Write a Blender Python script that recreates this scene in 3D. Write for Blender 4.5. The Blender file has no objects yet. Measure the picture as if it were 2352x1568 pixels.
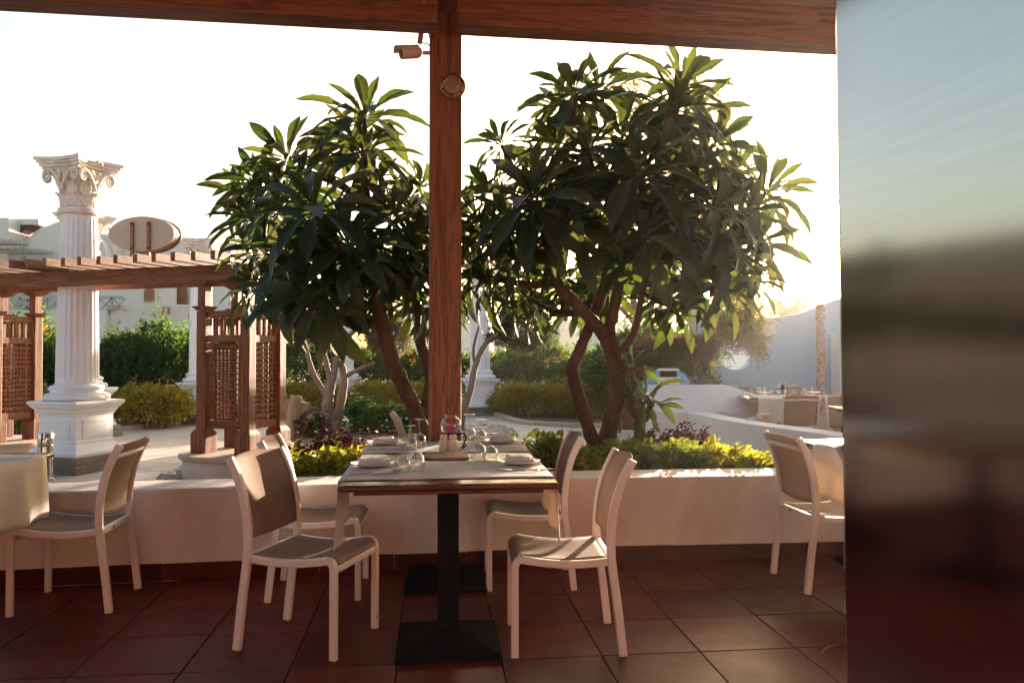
import bpy, math, random
import numpy as np
from mathutils import Vector, Matrix

random.seed(11)
rng = np.random.default_rng(11)
sc = bpy.context.scene
COL = sc.collection
R = math.radians
PI = math.pi

# ------------------------------------------------------------------ camera
CAM_H, FPX, W0, H0 = 1.336, 1800.0, 2352.0, 1568.0      # focal length in pixels of a 2352 px wide picture
PITCH = math.atan(32 / FPX)
cd = bpy.data.cameras.new('camera')
cam = bpy.data.objects.new('camera', cd)
COL.objects.link(cam)
cam.location = (0, 0, CAM_H)
cam.rotation_euler = (PI / 2 + PITCH, 0, 0)
cd.sensor_width = 36
cd.lens = 36 * FPX / W0
cd.clip_start = 0.02
cd.clip_end = 2000
cd.dof.use_dof = True
cd.dof.focus_distance = 4.6
cd.dof.aperture_fstop = 8.0
sc.camera = cam

# ------------------------------------------------------------------ sky, sun, exposure
SUN_EL, SUN_AZ = R(8.6), R(23.0)
world = bpy.data.worlds.new('World')
sc.world = world
world.use_nodes = True
wn = world.node_tree.nodes
wl = world.node_tree.links
wn.clear()
sky = wn.new('ShaderNodeTexSky')
sky.sky_type = 'NISHITA'
sky.sun_disc = False
sky.sun_elevation = SUN_EL
sky.sun_rotation = SUN_AZ
sky.altitude = 0
sky.air_density = 1.0
sky.dust_density = 4.0
sky.ozone_density = 0.4
bg = wn.new('ShaderNodeBackground')
bg.inputs['Strength'].default_value = 0.082
wo = wn.new('ShaderNodeOutputWorld')
wl.new(sky.outputs['Color'], bg.inputs['Color'])
wl.new(bg.outputs['Background'], wo.inputs['Surface'])
sd = bpy.data.lights.new('sun', 'SUN')
sd.energy = 5.0
sd.angle = R(0.55)
sd.color = (1.0, 0.79, 0.60)
sun = bpy.data.objects.new('sun', sd)
COL.objects.link(sun)
sdir = Vector((math.sin(SUN_AZ) * math.cos(SUN_EL), math.cos(SUN_AZ) * math.cos(SUN_EL), math.sin(SUN_EL)))
sun.rotation_euler = (-sdir).to_track_quat('-Z', 'Y').to_euler()
sun.location = (6, 12, 6)
sc.view_settings.view_transform = 'Standard'
sc.view_settings.look = 'None'
sc.view_settings.gamma = 1
sc.view_settings.use_curve_mapping = False
sc.view_settings.exposure = 2.45
sc.render.engine = 'CYCLES'
sc.cycles.use_denoising = True
sc.cycles.max_bounces = 10
sc.cycles.diffuse_bounces = 5
sc.cycles.transparent_max_bounces = 12
sc.cycles.sample_clamp_indirect = 6
sc.cycles.caustics_reflective = False
sc.cycles.caustics_refractive = False

# ------------------------------------------------------------------ helpers
def ray(px, py):
    c, s = math.cos(PITCH), math.sin(PITCH)
    x, u = px - W0 / 2, H0 / 2 - py
    return Vector((x, FPX * c - u * s, FPX * s + u * c))

def onz(px, py, z=0.0):
    d = ray(px, py)
    return Vector((0, 0, CAM_H)) + d * ((z - CAM_H) / d.z)

def atY(px, py, Y):
    d = ray(px, py)
    return Vector((0, 0, CAM_H)) + d * (Y / d.y)

def np_mesh(name, V, F):
    V = np.asarray(V, dtype=np.float32)
    F = np.asarray(F, dtype=np.int32)
    me = bpy.data.meshes.new(name)
    n, k = F.shape
    me.vertices.add(len(V)); me.vertices.foreach_set('co', V.ravel())
    me.loops.add(n * k); me.loops.foreach_set('vertex_index', F.ravel())
    me.polygons.add(n)
    me.polygons.foreach_set('loop_start', np.arange(0, n * k, k, dtype=np.int32))
    me.polygons.foreach_set('loop_total', np.full(n, k, dtype=np.int32))
    me.update(calc_edges=True)
    return me

def catmull(pts, sub=4):
    P = [Vector(p) for p in pts]
    if len(P) < 3:
        return P
    out = []
    for i in range(len(P) - 1):
        p0 = P[max(i - 1, 0)]; p1 = P[i]; p2 = P[i + 1]; p3 = P[min(i + 2, len(P) - 1)]
        for j in range(sub):
            t = j / sub
            out.append(0.5 * ((2 * p1) + (p2 - p0) * t + (2 * p0 - 5 * p1 + 4 * p2 - p3) * t * t + (3 * p1 - p0 - 3 * p2 + p3) * t ** 3))
    out.append(P[-1])
    return out

class MB:
    def __init__(s):
        s.v = []; s.f = []
    def add(s, vs, fs, M=None):
        o = len(s.v)
        for p in vs:
            p = Vector(p)
            s.v.append(tuple(M @ p) if M else tuple(p))
        for f in fs:
            s.f.append(tuple(i + o for i in f))
        return s
    def box(s, c, d, rz=0.0, M=None):
        x, y, z = d[0] / 2, d[1] / 2, d[2] / 2
        vs = [(-x, -y, -z), (x, -y, -z), (x, y, -z), (-x, y, -z), (-x, -y, z), (x, -y, z), (x, y, z), (-x, y, z)]
        T = Matrix.Translation(Vector(c)) @ Matrix.Rotation(rz, 4, 'Z')
        if M:
            T = M @ T
        return s.add(vs, [(0, 3, 2, 1), (4, 5, 6, 7), (0, 1, 5, 4), (1, 2, 6, 5), (2, 3, 7, 6), (3, 0, 4, 7)], T)
    def frustum(s, c, d0, d1, h, rz=0.0):
        vs = []
        for d, z in ((d0, 0), (d1, h)):
            for a, b in ((-1, -1), (1, -1), (1, 1), (-1, 1)):
                vs.append((a * d[0] / 2, b * d[1] / 2, z))
        T = Matrix.Translation(Vector(c)) @ Matrix.Rotation(rz, 4, 'Z')
        return s.add(vs, [(0, 3, 2, 1), (4, 5, 6, 7), (0, 1, 5, 4), (1, 2, 6, 5), (2, 3, 7, 6), (3, 0, 4, 7)], T)
    def tube(s, pts, r, n=8, cap=True, jit=0.0):
        P = [Vector(p) for p in pts]
        m = len(P)
        rr = r if isinstance(r, (list, tuple)) else [r] * m
        vs, fs = [], []
        t = (P[1] - P[0]).normalized()
        a = t.orthogonal().normalized()
        for i in range(m):
            t = (P[min(i + 1, m - 1)] - P[max(i - 1, 0)]).normalized()
            a = (a - t * a.dot(t)).normalized()
            b = t.cross(a)
            for k in range(n):
                th = 2 * PI * k / n
                q = rr[i] * (1 + (random.uniform(-jit, jit) if jit else 0))
                vs.append(P[i] + (a * math.cos(th) + b * math.sin(th)) * q)
        for i in range(m - 1):
            for k in range(n):
                k2 = (k + 1) % n
                fs.append((i * n + k, i * n + k2, (i + 1) * n + k2, (i + 1) * n + k))
        if cap:
            fs.append(tuple(range(n - 1, -1, -1)))
            fs.append(tuple((m - 1) * n + k for k in range(n)))
        return s.add(vs, fs)
    def rect(s, pts, w, h, side=(0, 1, 0)):
        P = [Vector(p) for p in pts]
        m = len(P)
        sd_ = Vector(side).normalized()
        vs, fs = [], []
        for i in range(m):
            t = (P[min(i + 1, m - 1)] - P[max(i - 1, 0)]).normalized()
            u = t.cross(sd_).normalized()
            for a, b in ((-1, -1), (1, -1), (1, 1), (-1, 1)):
                vs.append(P[i] + sd_ * (a * w / 2) + u * (b * h / 2))
        for i in range(m - 1):
            for k in range(4):
                k2 = (k + 1) % 4
                fs.append((i * 4 + k, i * 4 + k2, (i + 1) * 4 + k2, (i + 1) * 4 + k))
        fs.append((3, 2, 1, 0)); fs.append(tuple((m - 1) * 4 + k for k in range(4)))
        return s.add(vs, fs)
    def lathe(s, prof, n=24, c=(0, 0, 0), M=None, cap=True):
        vs, fs = [], []
        m = len(prof)
        for r, z in prof:
            for k in range(n):
                th = 2 * PI * k / n
                vs.append((c[0] + r * math.cos(th), c[1] + r * math.sin(th), c[2] + z))
        for i in range(m - 1):
            for k in range(n):
                k2 = (k + 1) % n
                fs.append((i * n + k, i * n + k2, (i + 1) * n + k2, (i + 1) * n + k))
        if cap and prof[0][0] > 1e-5: fs.append(tuple(range(n - 1, -1, -1)))
        if cap and prof[-1][0] > 1e-5: fs.append(tuple((m - 1) * n + k for k in range(n)))
        return s.add(vs, fs, M)
    def prism(s, poly, z0, z1, M=None):
        n = len(poly)
        vs = [(p[0], p[1], z0) for p in poly] + [(p[0], p[1], z1) for p in poly]
        fs = [tuple(range(n - 1, -1, -1)), tuple(range(n, 2 * n))]
        for i in range(n):
            j = (i + 1) % n
            fs.append((i, j, n + j, n + i))
        return s.add(vs, fs, M)
    def sqlathe(s, prof, c=(0, 0, 0), rz=0.0):
        vs, fs = [], []
        for r, z in prof:
            for a, b in ((-1, -1), (1, -1), (1, 1), (-1, 1)):
                vs.append((a * r, b * r, z))
        for i in range(len(prof) - 1):
            for k in range(4):
                k2 = (k + 1) % 4
                fs.append((i * 4 + k, i * 4 + k2, (i + 1) * 4 + k2, (i + 1) * 4 + k))
        fs.append((3, 2, 1, 0)); m = len(prof) - 1
        fs.append(tuple(m * 4 + k for k in range(4)))
        return s.add(vs, fs, Matrix.Translation(Vector(c)) @ Matrix.Rotation(rz, 4, 'Z'))
    def grid(s, fn, nu, nv):
        vs = [fn(i / nu, j / nv) for i in range(nu + 1) for j in range(nv + 1)]
        fs = []
        for i in range(nu):
            for j in range(nv):
                a = i * (nv + 1) + j
                fs.append((a, a + 1, a + nv + 2, a + nv + 1))
        return s.add(vs, fs)
    def mesh(s, name, smooth=0):
        me = bpy.data.meshes.new(name)
        me.from_pydata(s.v, [], s.f)
        me.update()
        if smooth:
            me.polygons.foreach_set('use_smooth', [True] * len(me.polygons))
            if smooth < 180:
                me.set_sharp_from_angle(angle=R(smooth))
        return me
    def build(s, name, mat, parent=None, smooth=0, bevel=0.0, solid=0.0, loc=None, rz=0.0):
        return link(name, s.mesh(name, smooth), mat, parent, bevel, solid, loc, rz)

def link(name, me, mat, parent=None, bevel=0.0, solid=0.0, loc=None, rz=0.0):
    o = bpy.data.objects.new(name, me)
    COL.objects.link(o)
    if mat and not me.materials:
        me.materials.append(mat)
    if parent: o.parent = parent
    if loc is not None: o.location = loc
    if rz: o.rotation_euler.z = rz
    if solid:
        m = o.modifiers.new('solid', 'SOLIDIFY'); m.thickness = solid; m.offset = 0
    if bevel:
        m = o.modifiers.new('bevel', 'BEVEL'); m.width = bevel; m.segments = 2; m.limit_method = 'ANGLE'; m.angle_limit = R(40)
        m.harden_normals = False
    return o

def tag(o, label, cat, group=None):
    o['label'] = label; o['category'] = cat
    if group: o['group'] = group
    return o

def struct(o, kind='structure'):
    o['kind'] = kind
    return o

def thing(name, label, cat, loc=(0, 0, 0), rz=0.0, group=None):
    o = bpy.data.objects.new(name, None)
    COL.objects.link(o)
    o.empty_display_size = 0.1
    o.location = loc; o.rotation_euler.z = rz
    return tag(o, label, cat, group)

def copy_tree(o, parent=None):
    c = o.copy(); COL.objects.link(c)
    if parent: c.parent = parent
    for ch in list(o.children):
        copy_tree(ch, c)
    return c

def dup(o, label, loc, rz=0.0, group=None, scale=None):
    c = copy_tree(o)
    c.location = loc; c.rotation_euler.z = rz; c['label'] = label
    if group: c['group'] = group
    if scale: c.scale = (scale,) * 3
    return c

# ------------------------------------------------------------------ materials
MATS = {}
def nodes(name):
    m = bpy.data.materials.new(name)
    m.use_nodes = True
    nt = m.node_tree
    return m, nt, nt.nodes['Principled BSDF'], nt.nodes['Material Output']

def nd(nt, t, **kw):
    n = nt.nodes.new(t)
    for k, v in kw.items():
        if hasattr(n, k): setattr(n, k, v)
        else: n.inputs[k].default_value = v
    return n

def coords(nt, kind='Object', scale=(1, 1, 1), randomise=False):
    tc = nt.nodes.new('ShaderNodeTexCoord')
    mp = nt.nodes.new('ShaderNodeMapping')
    mp.inputs['Scale'].default_value = scale
    nt.links.new(tc.outputs[kind], mp.inputs['Vector'])
    if randomise:
        oi = nt.nodes.new('ShaderNodeObjectInfo')
        mu = nd(nt, 'ShaderNodeMath', operation='MULTIPLY')
        mu.inputs[1].default_value = 37.0
        nt.links.new(oi.outputs['Random'], mu.inputs[0])
        nt.links.new(mu.outputs[0], mp.inputs['Location'])
    return mp.outputs['Vector']

def ramp(nt, src, stops):
    r = nt.nodes.new('ShaderNodeValToRGB')
    el = r.color_ramp.elements
    while len(el) < len(stops): el.new(0.5)
    for e, (p, c) in zip(el, stops):
        e.position = p; e.color = (*c, 1)
    nt.links.new(src, r.inputs['Fac'])
    return r.outputs['Color']

def bump(nt, b, src, strength=0.3, dist=0.01):
    bn = nd(nt, 'ShaderNodeBump')
    bn.inputs['Strength'].default_value = strength
    bn.inputs['Distance'].default_value = dist
    nt.links.new(src, bn.inputs['Height'])
    nt.links.new(bn.outputs['Normal'], b.inputs['Normal'])

def plain(name, c1, c2=None, scale=6.0, rough=0.6, metal=0.0, bmp=0.15, bscale=60.0, bdist=0.004, sc3=(1, 1, 1), lo=0.35, hi=0.65, spec=None, rvar=0.0, detail=5.0, rnd=False, ovar=0.0):
    m, nt, b, out = nodes(name)
    v = coords(nt, 'Object', sc3, rnd)
    n = nd(nt, 'ShaderNodeTexNoise', Scale=scale, Detail=detail, Roughness=0.6)
    nt.links.new(v, n.inputs['Vector'])
    c2 = c2 or tuple(x * 0.85 for x in c1)
    colr = ramp(nt, n.outputs['Fac'], [(lo, c1), (hi, c2)])
    if ovar:
        oi = nt.nodes.new('ShaderNodeObjectInfo')
        mo = nd(nt, 'ShaderNodeMapRange'); mo.inputs['To Min'].default_value = 1 - ovar; mo.inputs['To Max'].default_value = 1 + ovar
        nt.links.new(oi.outputs['Random'], mo.inputs['Value'])
        vs_ = nd(nt, 'ShaderNodeVectorMath', operation='SCALE')
        nt.links.new(colr, vs_.inputs[0]); nt.links.new(mo.outputs['Result'], vs_.inputs['Scale'])
        colr = vs_.outputs[0]
    nt.links.new(colr, b.inputs['Base Color'])
    b.inputs['Roughness'].default_value = rough
    b.inputs['Metallic'].default_value = metal
    if spec is not None: b.inputs['Specular IOR Level'].default_value = spec
    if rvar:
        mr = nd(nt, 'ShaderNodeMapRange')
        mr.inputs['To Min'].default_value = max(rough - rvar, 0.02); mr.inputs['To Max'].default_value = rough + rvar
        nt.links.new(n.outputs['Fac'], mr.inputs['Value']); nt.links.new(mr.outputs['Result'], b.inputs['Roughness'])
    if bmp:
        n2 = nd(nt, 'ShaderNodeTexNoise', Scale=bscale, Detail=3.0)
        nt.links.new(v, n2.inputs['Vector'])
        bump(nt, b, n2.outputs['Fac'], bmp, bdist)
    MATS[name] = m
    return m

def wood(name, axis, c_dark, c_mid, c_light, rough=0.55, s=1.0):
    m, nt, b, out = nodes(name)
    sc3 = [13.0 * s] * 3
    sc3[axis] = 0.8 * s
    v = coords(nt, 'Object', sc3, True)
    n0 = nd(nt, 'ShaderNodeTexNoise', Scale=1.0, Detail=2.0)
    nt.links.new(v, n0.inputs['Vector'])
    mx = nd(nt, 'ShaderNodeVectorMath', operation='MULTIPLY_ADD')
    mx.inputs[1].default_value = (1.2, 1.2, 1.2)
    nt.links.new(n0.outputs['Color'], mx.inputs[0]); nt.links.new(v, mx.inputs[2])
    n1 = nd(nt, 'ShaderNodeTexNoise', Scale=1.6, Detail=7.0, Roughness=0.65, Distortion=0.6)
    nt.links.new(mx.outputs[0], n1.inputs['Vector'])
    wv = nd(nt, 'ShaderNodeMath', operation='MULTIPLY'); wv.inputs[1].default_value = 26.0
    nt.links.new(n1.outputs['Fac'], wv.inputs[0])
    sn = nd(nt, 'ShaderNodeMath', operation='SINE'); nt.links.new(wv.outputs[0], sn.inputs[0])
    mr = nd(nt, 'ShaderNodeMapRange'); mr.inputs['From Min'].default_value = -1
    nt.links.new(sn.outputs[0], mr.inputs['Value'])
    n2 = nd(nt, 'ShaderNodeTexNoise', Scale=0.35, Detail=3.0)
    nt.links.new(v, n2.inputs['Vector'])
    mix = nd(nt, 'ShaderNodeMix', data_type='FLOAT'); mix.inputs['Factor'].default_value = 0.55
    nt.links.new(mr.outputs['Result'], mix.inputs['A']); nt.links.new(n2.outputs['Fac'], mix.inputs['B'])
    col = ramp(nt, mix.outputs['Result'], [(0.2, c_dark), (0.5, c_mid), (0.8, c_light)])
    nt.links.new(col, b.inputs['Base Color'])
    b.inputs['Roughness'].default_value = rough
    b.inputs['Specular IOR Level'].default_value = 0.35
    bump(nt, b, mix.outputs['Result'], 0.35, 0.004)
    MATS[name] = m
    return m

def leafmat(name, cols, trans, tfac=0.4, rough=0.4, scale=3.0, island=True, vein=False):
    m, nt, b, out = nodes(name)
    g = nt.nodes.new('ShaderNodeNewGeometry')
    oi = nt.nodes.new('ShaderNodeObjectInfo')
    src = g.outputs['Random Per Island'] if island else oi.outputs['Random']
    n = len(cols)
    c = ramp(nt, src, [((i + 0.5) / n, cc) for i, cc in enumerate(cols)])
    if vein:
        v = coords(nt, 'Object', (1, 1, 1))
        w = nd(nt, 'ShaderNodeTexWave', Scale=11.0, Distortion=1.5); w.bands_direction = 'X'
        nt.links.new(v, w.inputs['Vector'])
        mr = nd(nt, 'ShaderNodeMapRange'); mr.inputs['To Min'].default_value = 0.82; mr.inputs['To Max'].default_value = 1.12
        nt.links.new(w.outputs['Fac'], mr.inputs['Value'])
        vm = nd(nt, 'ShaderNodeVectorMath', operation='SCALE')
        nt.links.new(c, vm.inputs[0]); nt.links.new(mr.outputs['Result'], vm.inputs['Scale'])
        c = vm.outputs[0]
        bump(nt, b, w.outputs['Fac'], 0.25, 0.004)
    nt.links.new(c, b.inputs['Base Color'])
    b.inputs['Roughness'].default_value = rough
    b.inputs['Specular IOR Level'].default_value = 0.35
    tr = nt.nodes.new('ShaderNodeBsdfTranslucent')
    n_t = len(trans)
    nt.links.new(ramp(nt, src, [((i + 0.5) / n_t, cc) for i, cc in enumerate(trans)]), tr.inputs['Color'])
    mix = nt.nodes.new('ShaderNodeMixShader')
    mix.inputs[0].default_value = tfac
    nt.links.new(b.outputs[0], mix.inputs[1]); nt.links.new(tr.outputs[0], mix.inputs[2])
    nt.links.new(mix.outputs[0], out.inputs['Surface'])
    MATS[name] = m
    return m

def cloth(name, c1, c2, trans, tfac, rough=0.85, weave=900.0):
    m, nt, b, out = nodes(name)
    v = coords(nt, 'Object')
    n = nd(nt, 'ShaderNodeTexNoise', Scale=9.0, Detail=4.0); nt.links.new(v, n.inputs['Vector'])
    nt.links.new(ramp(nt, n.outputs['Fac'], [(0.35, c1), (0.65, c2)]), b.inputs['Base Color'])
    b.inputs['Roughness'].default_value = rough
    b.inputs['Specular IOR Level'].default_value = 0.2
    n2 = nd(nt, 'ShaderNodeTexNoise', Scale=weave / 4, Detail=1.0); nt.links.new(v, n2.inputs['Vector'])
    bump(nt, b, n2.outputs['Fac'], 0.25, 0.001)
    tr = nt.nodes.new('ShaderNodeBsdfTranslucent'); tr.inputs['Color'].default_value = (*trans, 1)
    mix = nt.nodes.new('ShaderNodeMixShader'); mix.inputs[0].default_value = tfac
    nt.links.new(b.outputs[0], mix.inputs[1]); nt.links.new(tr.outputs[0], mix.inputs[2])
    nt.links.new(mix.outputs[0], out.inputs['Surface'])
    MATS[name] = m
    return m

D_, M_, L_ = (0.105, 0.036, 0.017), (0.205, 0.076, 0.034), (0.285, 0.117, 0.054)
WX = wood('wood_x', 0, D_, M_, L_)
WY = wood('wood_y', 1, D_, M_, L_)
WZ = wood('wood_z', 2, D_, M_, L_)
TABLEWOOD = wood('table_wood', 0, (0.05, 0.014, 0.008), (0.12, 0.035, 0.018), (0.17, 0.055, 0.028), rough=0.12, s=0.8)
PALEWOOD = wood('pale_wood', 0, (0.28, 0.16, 0.08), (0.42, 0.26, 0.14), (0.5, 0.33, 0.19), rough=0.5, s=1.5)
RENDER_ = plain('white_render', (0.74, 0.67, 0.63), (0.57, 0.475, 0.425), 2.6, 0.8, bmp=0.5, bscale=24, bdist=0.009, lo=0.40, hi=0.74, sc3=(1, 1, 0.55), detail=9.0)
PARAPET_M = plain('white_parapet', (0.78, 0.75, 0.72), (0.68, 0.65, 0.62), 1.6, 0.8, bmp=0.2, bscale=40, bdist=0.005, lo=0.3, hi=0.8)
COLWHITE = plain('column_white', (0.80, 0.81, 0.84), (0.71, 0.71, 0.73), 3.0, 0.65, bmp=0.15, bscale=30, bdist=0.004, lo=0.35, hi=0.8)
CAPSTONE = plain('capital_plaster', (0.78, 0.73, 0.68), (0.58, 0.46, 0.37), 7.0, 0.75, bmp=0.4, bscale=45, bdist=0.006, lo=0.4, hi=0.75)
TILE = plain('floor_tile', (0.18, 0.022, 0.018), (0.085, 0.011, 0.012), 3.0, 0.40, bmp=0.35, bscale=14, bdist=0.004, lo=0.3, hi=0.7, rvar=0.14, detail=9.0, rnd=True, spec=0.13, ovar=0.22)
GROUT = plain('grout', (0.085, 0.045, 0.038), (0.04, 0.02, 0.018), 9.0, 0.9)
SKIRT = plain('skirting_tile', (0.10, 0.014, 0.010), (0.04, 0.008, 0.007), 9.0, 0.35, bmp=0.25, bscale=30, detail=8.0, rnd=True, spec=0.2)
PAVER = plain('paver_stone', (0.56, 0.49, 0.42), (0.46, 0.40, 0.345), 1.8, 0.6, bmp=0.15, bscale=40, detail=7.0, rnd=True, ovar=0.06)
PAVEJ = plain('paver_joint', (0.40, 0.35, 0.30), None, 6.0, 0.9)
SAND = plain('sand_ground', (0.44, 0.33, 0.23), (0.34, 0.25, 0.17), 0.6, 0.95)
SOIL = plain('bed_soil', (0.25, 0.15, 0.09), (0.15, 0.088, 0.052), 5.0, 0.95, bmp=0.6, bscale=40, bdist=0.02)
PEBBLE = plain('pebble', (0.55, 0.47, 0.39), (0.36, 0.29, 0.23), 14.0, 0.7)
DARKSTONE = plain('dark_stone', (0.21, 0.16, 0.13), (0.12, 0.092, 0.078), 5.0, 0.45, bmp=0.2)
CAPSLAB = plain('cap_slab', (0.55, 0.43, 0.33), (0.45, 0.35, 0.27), 4.0, 0.6)
FRAME = plain('chair_paint', (0.74, 0.66, 0.60), (0.66, 0.58, 0.52), 5.0, 0.38, bmp=0.08, bscale=90, bdist=0.002, rnd=True)
# scuffed paint on the chair frames
nt = FRAME.node_tree
b_ = nt.nodes['Principled BSDF']
src_ = b_.inputs['Base Color'].links[0].from_socket
v_ = coords(nt, 'Object', (1, 1, 0.6), True)
n_ = nd(nt, 'ShaderNodeTexNoise', Scale=26.0, Detail=6.0, Roughness=0.7); nt.links.new(v_, n_.inputs['Vector'])
fac_ = nd(nt, 'ShaderNodeMapRange'); fac_.inputs['From Min'].default_value = 0.66; fac_.inputs['From Max'].default_value = 0.72
nt.links.new(n_.outputs['Fac'], fac_.inputs['Value'])
mx_ = nd(nt, 'ShaderNodeMix', data_type='RGBA')
for s_ in mx_.inputs:
    if s_.type == 'RGBA' and s_.name == 'B': s_.default_value = (0.22, 0.15, 0.11, 1)
    if s_.type == 'RGBA' and s_.name == 'A': nt.links.new(src_, s_)
nt.links.new(fac_.outputs['Result'], mx_.inputs[0])
nt.links.new([o_ for o_ in mx_.outputs if o_.type == 'RGBA'][0], b_.inputs['Base Color'])
SLING = cloth('chair_sling', (0.37, 0.265, 0.205), (0.31, 0.222, 0.17), (0.42, 0.27, 0.17), 0.25)
RUNNER = cloth('runner_cloth', (0.83, 0.78, 0.73), (0.79, 0.74, 0.685), (0.7, 0.55, 0.4), 0.25, weave=1200)
NAPKIN = cloth('napkin_cloth', (0.84, 0.82, 0.82), (0.79, 0.77, 0.77), (0.75, 0.68, 0.62), 0.2)
CERAMIC = plain('ceramic', (0.80, 0.77, 0.72), (0.78, 0.75, 0.70), 3.0, 0.16, bmp=0)
SHAKER = plain('shaker_ceramic', (0.78, 0.68, 0.52), (0.74, 0.64, 0.49), 3.0, 0.2, bmp=0)
CUTLERY = plain('cutlery_steel', (0.62, 0.6, 0.58), (0.55, 0.53, 0.51), 8.0, 0.18, 1.0, bmp=0)
STEEL = plain('polished_steel', (0.66, 0.63, 0.6), (0.58, 0.55, 0.52), 2.0, 0.14, 1.0, bmp=0.05, bscale=12)
IRON = plain('black_iron', (0.006, 0.007, 0.008), (0.010, 0.010, 0.010), 12.0, 0.8, 0.0, bmp=0.2, bscale=60, spec=0.06)
BLACKM = plain('black_plastic', (0.015, 0.015, 0.015), None, 8.0, 0.5)
CAMWHITE = plain('camera_housing', (0.62, 0.53, 0.46), (0.55, 0.46, 0.4), 8.0, 0.4, bmp=0.05)
CONDUIT = plain('conduit_plastic', (0.34, 0.25, 0.2), (0.28, 0.2, 0.16), 8.0, 0.6)
BRONZE = plain('bulkhead_metal', (0.36, 0.22, 0.15), (0.28, 0.17, 0.115), 12.0, 0.38, 0.7, bmp=0.1)
FROST = plain('frosted_glass', (0.34, 0.25, 0.185), (0.29, 0.21, 0.155), 6.0, 0.3, bmp=0)
SIGN = plain('sign_back', (0.58, 0.46, 0.36), (0.53, 0.42, 0.33), 2.0, 0.5, bmp=0.05)
SIGNRIM = plain('sign_rim', (0.33, 0.225, 0.16), (0.28, 0.19, 0.135), 4.0, 0.35, 0.3, bmp=0.05)
BUILD_ = plain('building_cream', (0.82, 0.78, 0.71), (0.75, 0.70, 0.625), 0.6, 0.85, bmp=0.1, bscale=8, bdist=0.02)
BUILDP = plain('building_pink', (0.79, 0.71, 0.63), (0.73, 0.645, 0.57), 0.6, 0.85, bmp=0.1, bscale=8, bdist=0.02)
GREYTRIM = plain('grey_timber', (0.52, 0.54, 0.50), (0.44, 0.46, 0.43), 3.0, 0.8)
DOORWOOD = plain('door_wood', (0.40, 0.17, 0.075), (0.30, 0.12, 0.05), 4.0, 0.55, sc3=(1, 1, 0.2))
DARKROOF = plain('dark_roof_boards', (0.09, 0.045, 0.028), (0.055, 0.028, 0.018), 3.0, 0.7)
SCREENM = plain('reflection_screen_dark', (0.016, 0.012, 0.011), (0.010, 0.008, 0.008), 3.0, 0.8, spec=0.1)  # near black, for the added screen that darkens the pillar reflection
BLUE = plain('blue_wall_paint', (0.30, 0.48, 0.61), (0.27, 0.44, 0.57), 0.9, 0.75, bmp=0.1, bscale=20)
TAN = plain('tan_wall_edge', (0.55, 0.46, 0.33), (0.48, 0.4, 0.29), 2.0, 0.8)
BARK = plain('plumeria_bark', (0.13, 0.062, 0.038), (0.050, 0.026, 0.018), 7.0, 0.85, bmp=1.0, bscale=16, bdist=0.03, sc3=(1, 1, 0.55), detail=8.0)
GREYBARK = plain('olive_bark', (0.25, 0.185, 0.14), (0.16, 0.115, 0.085), 5.0, 0.85, bmp=0.7, bscale=25, bdist=0.01, sc3=(1, 1, 0.35))
DRIFT = plain('driftwood', (0.46, 0.34, 0.24), (0.25, 0.17, 0.115), 4.0, 0.85, bmp=0.8, bscale=16, bdist=0.02, sc3=(1, 1, 0.2))
TWIG = plain('twig_bark', (0.12, 0.075, 0.05), (0.08, 0.05, 0.034), 6.0, 0.85)
CANDLE = plain('red_wax', (0.42, 0.012, 0.012), (0.34, 0.008, 0.01), 4.0, 0.35, bmp=0)
BLUEROPE = plain('blue_strands', (0.10, 0.32, 0.62), (0.45, 0.62, 0.78), 40.0, 0.6)
PALMB = plain('speckled_post', (0.42, 0.33, 0.27), (0.24, 0.18, 0.14), 22.0, 0.8, bmp=0.6, bscale=24, bdist=0.01)
INTERIOR = plain('interior_wall', (0.36, 0.21, 0.155), (0.32, 0.185, 0.135), 0.8, 0.8)
INNERFLOOR = plain('inner_floor', (0.18, 0.035, 0.025), (0.12, 0.022, 0.016), 1.5, 0.5)
FLOWER = plain('yellow_petal', (0.85, 0.42, 0.02), (0.85, 0.52, 0.06), 30.0, 0.6, bmp=0)
PLUM = leafmat('plumeria_leaf', [(0.011, 0.033, 0.022), (0.015, 0.040, 0.022), (0.021, 0.050, 0.023), (0.020, 0.040, 0.017)],
               [(0.085, 0.14, 0.02), (0.13, 0.18, 0.022), (0.18, 0.19, 0.03), (0.11, 0.14, 0.02)], 0.27, 0.38, island=False, vein=True)
PLUMS = leafmat('plumeria_leaf_mass', [(0.013, 0.034, 0.020), (0.018, 0.042, 0.020), (0.024, 0.052, 0.022)],
                [(0.085, 0.14, 0.02), (0.13, 0.17, 0.022), (0.18, 0.19, 0.03)], 0.27, 0.38)
YLEAF = leafmat('withered_leaf', [(0.42, 0.24, 0.03), (0.36, 0.16, 0.03)], [(0.6, 0.35, 0.04), (0.5, 0.2, 0.03)], 0.35, 0.5, island=False)
HEDGE = leafmat('hedge_leaf', [(0.016, 0.040, 0.016), (0.022, 0.056, 0.018), (0.032, 0.075, 0.022), (0.018, 0.046, 0.020)], [(0.14, 0.26, 0.03), (0.2, 0.34, 0.04)], 0.35, 0.5)
YHEDGE = leafmat('golden_leaf', [(0.20, 0.18, 0.02), (0.34, 0.25, 0.02), (0.46, 0.31, 0.025), (0.11, 0.125, 0.018)], [(0.38, 0.36, 0.03), (0.5, 0.40, 0.04)], 0.35, 0.5)
LIME = leafmat('lime_leaf', [(0.10, 0.14, 0.02), (0.16, 0.17, 0.022), (0.06, 0.10, 0.02), (0.20, 0.19, 0.025)], [(0.42, 0.44, 0.03), (0.55, 0.48, 0.04)], 0.38, 0.42)
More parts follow.
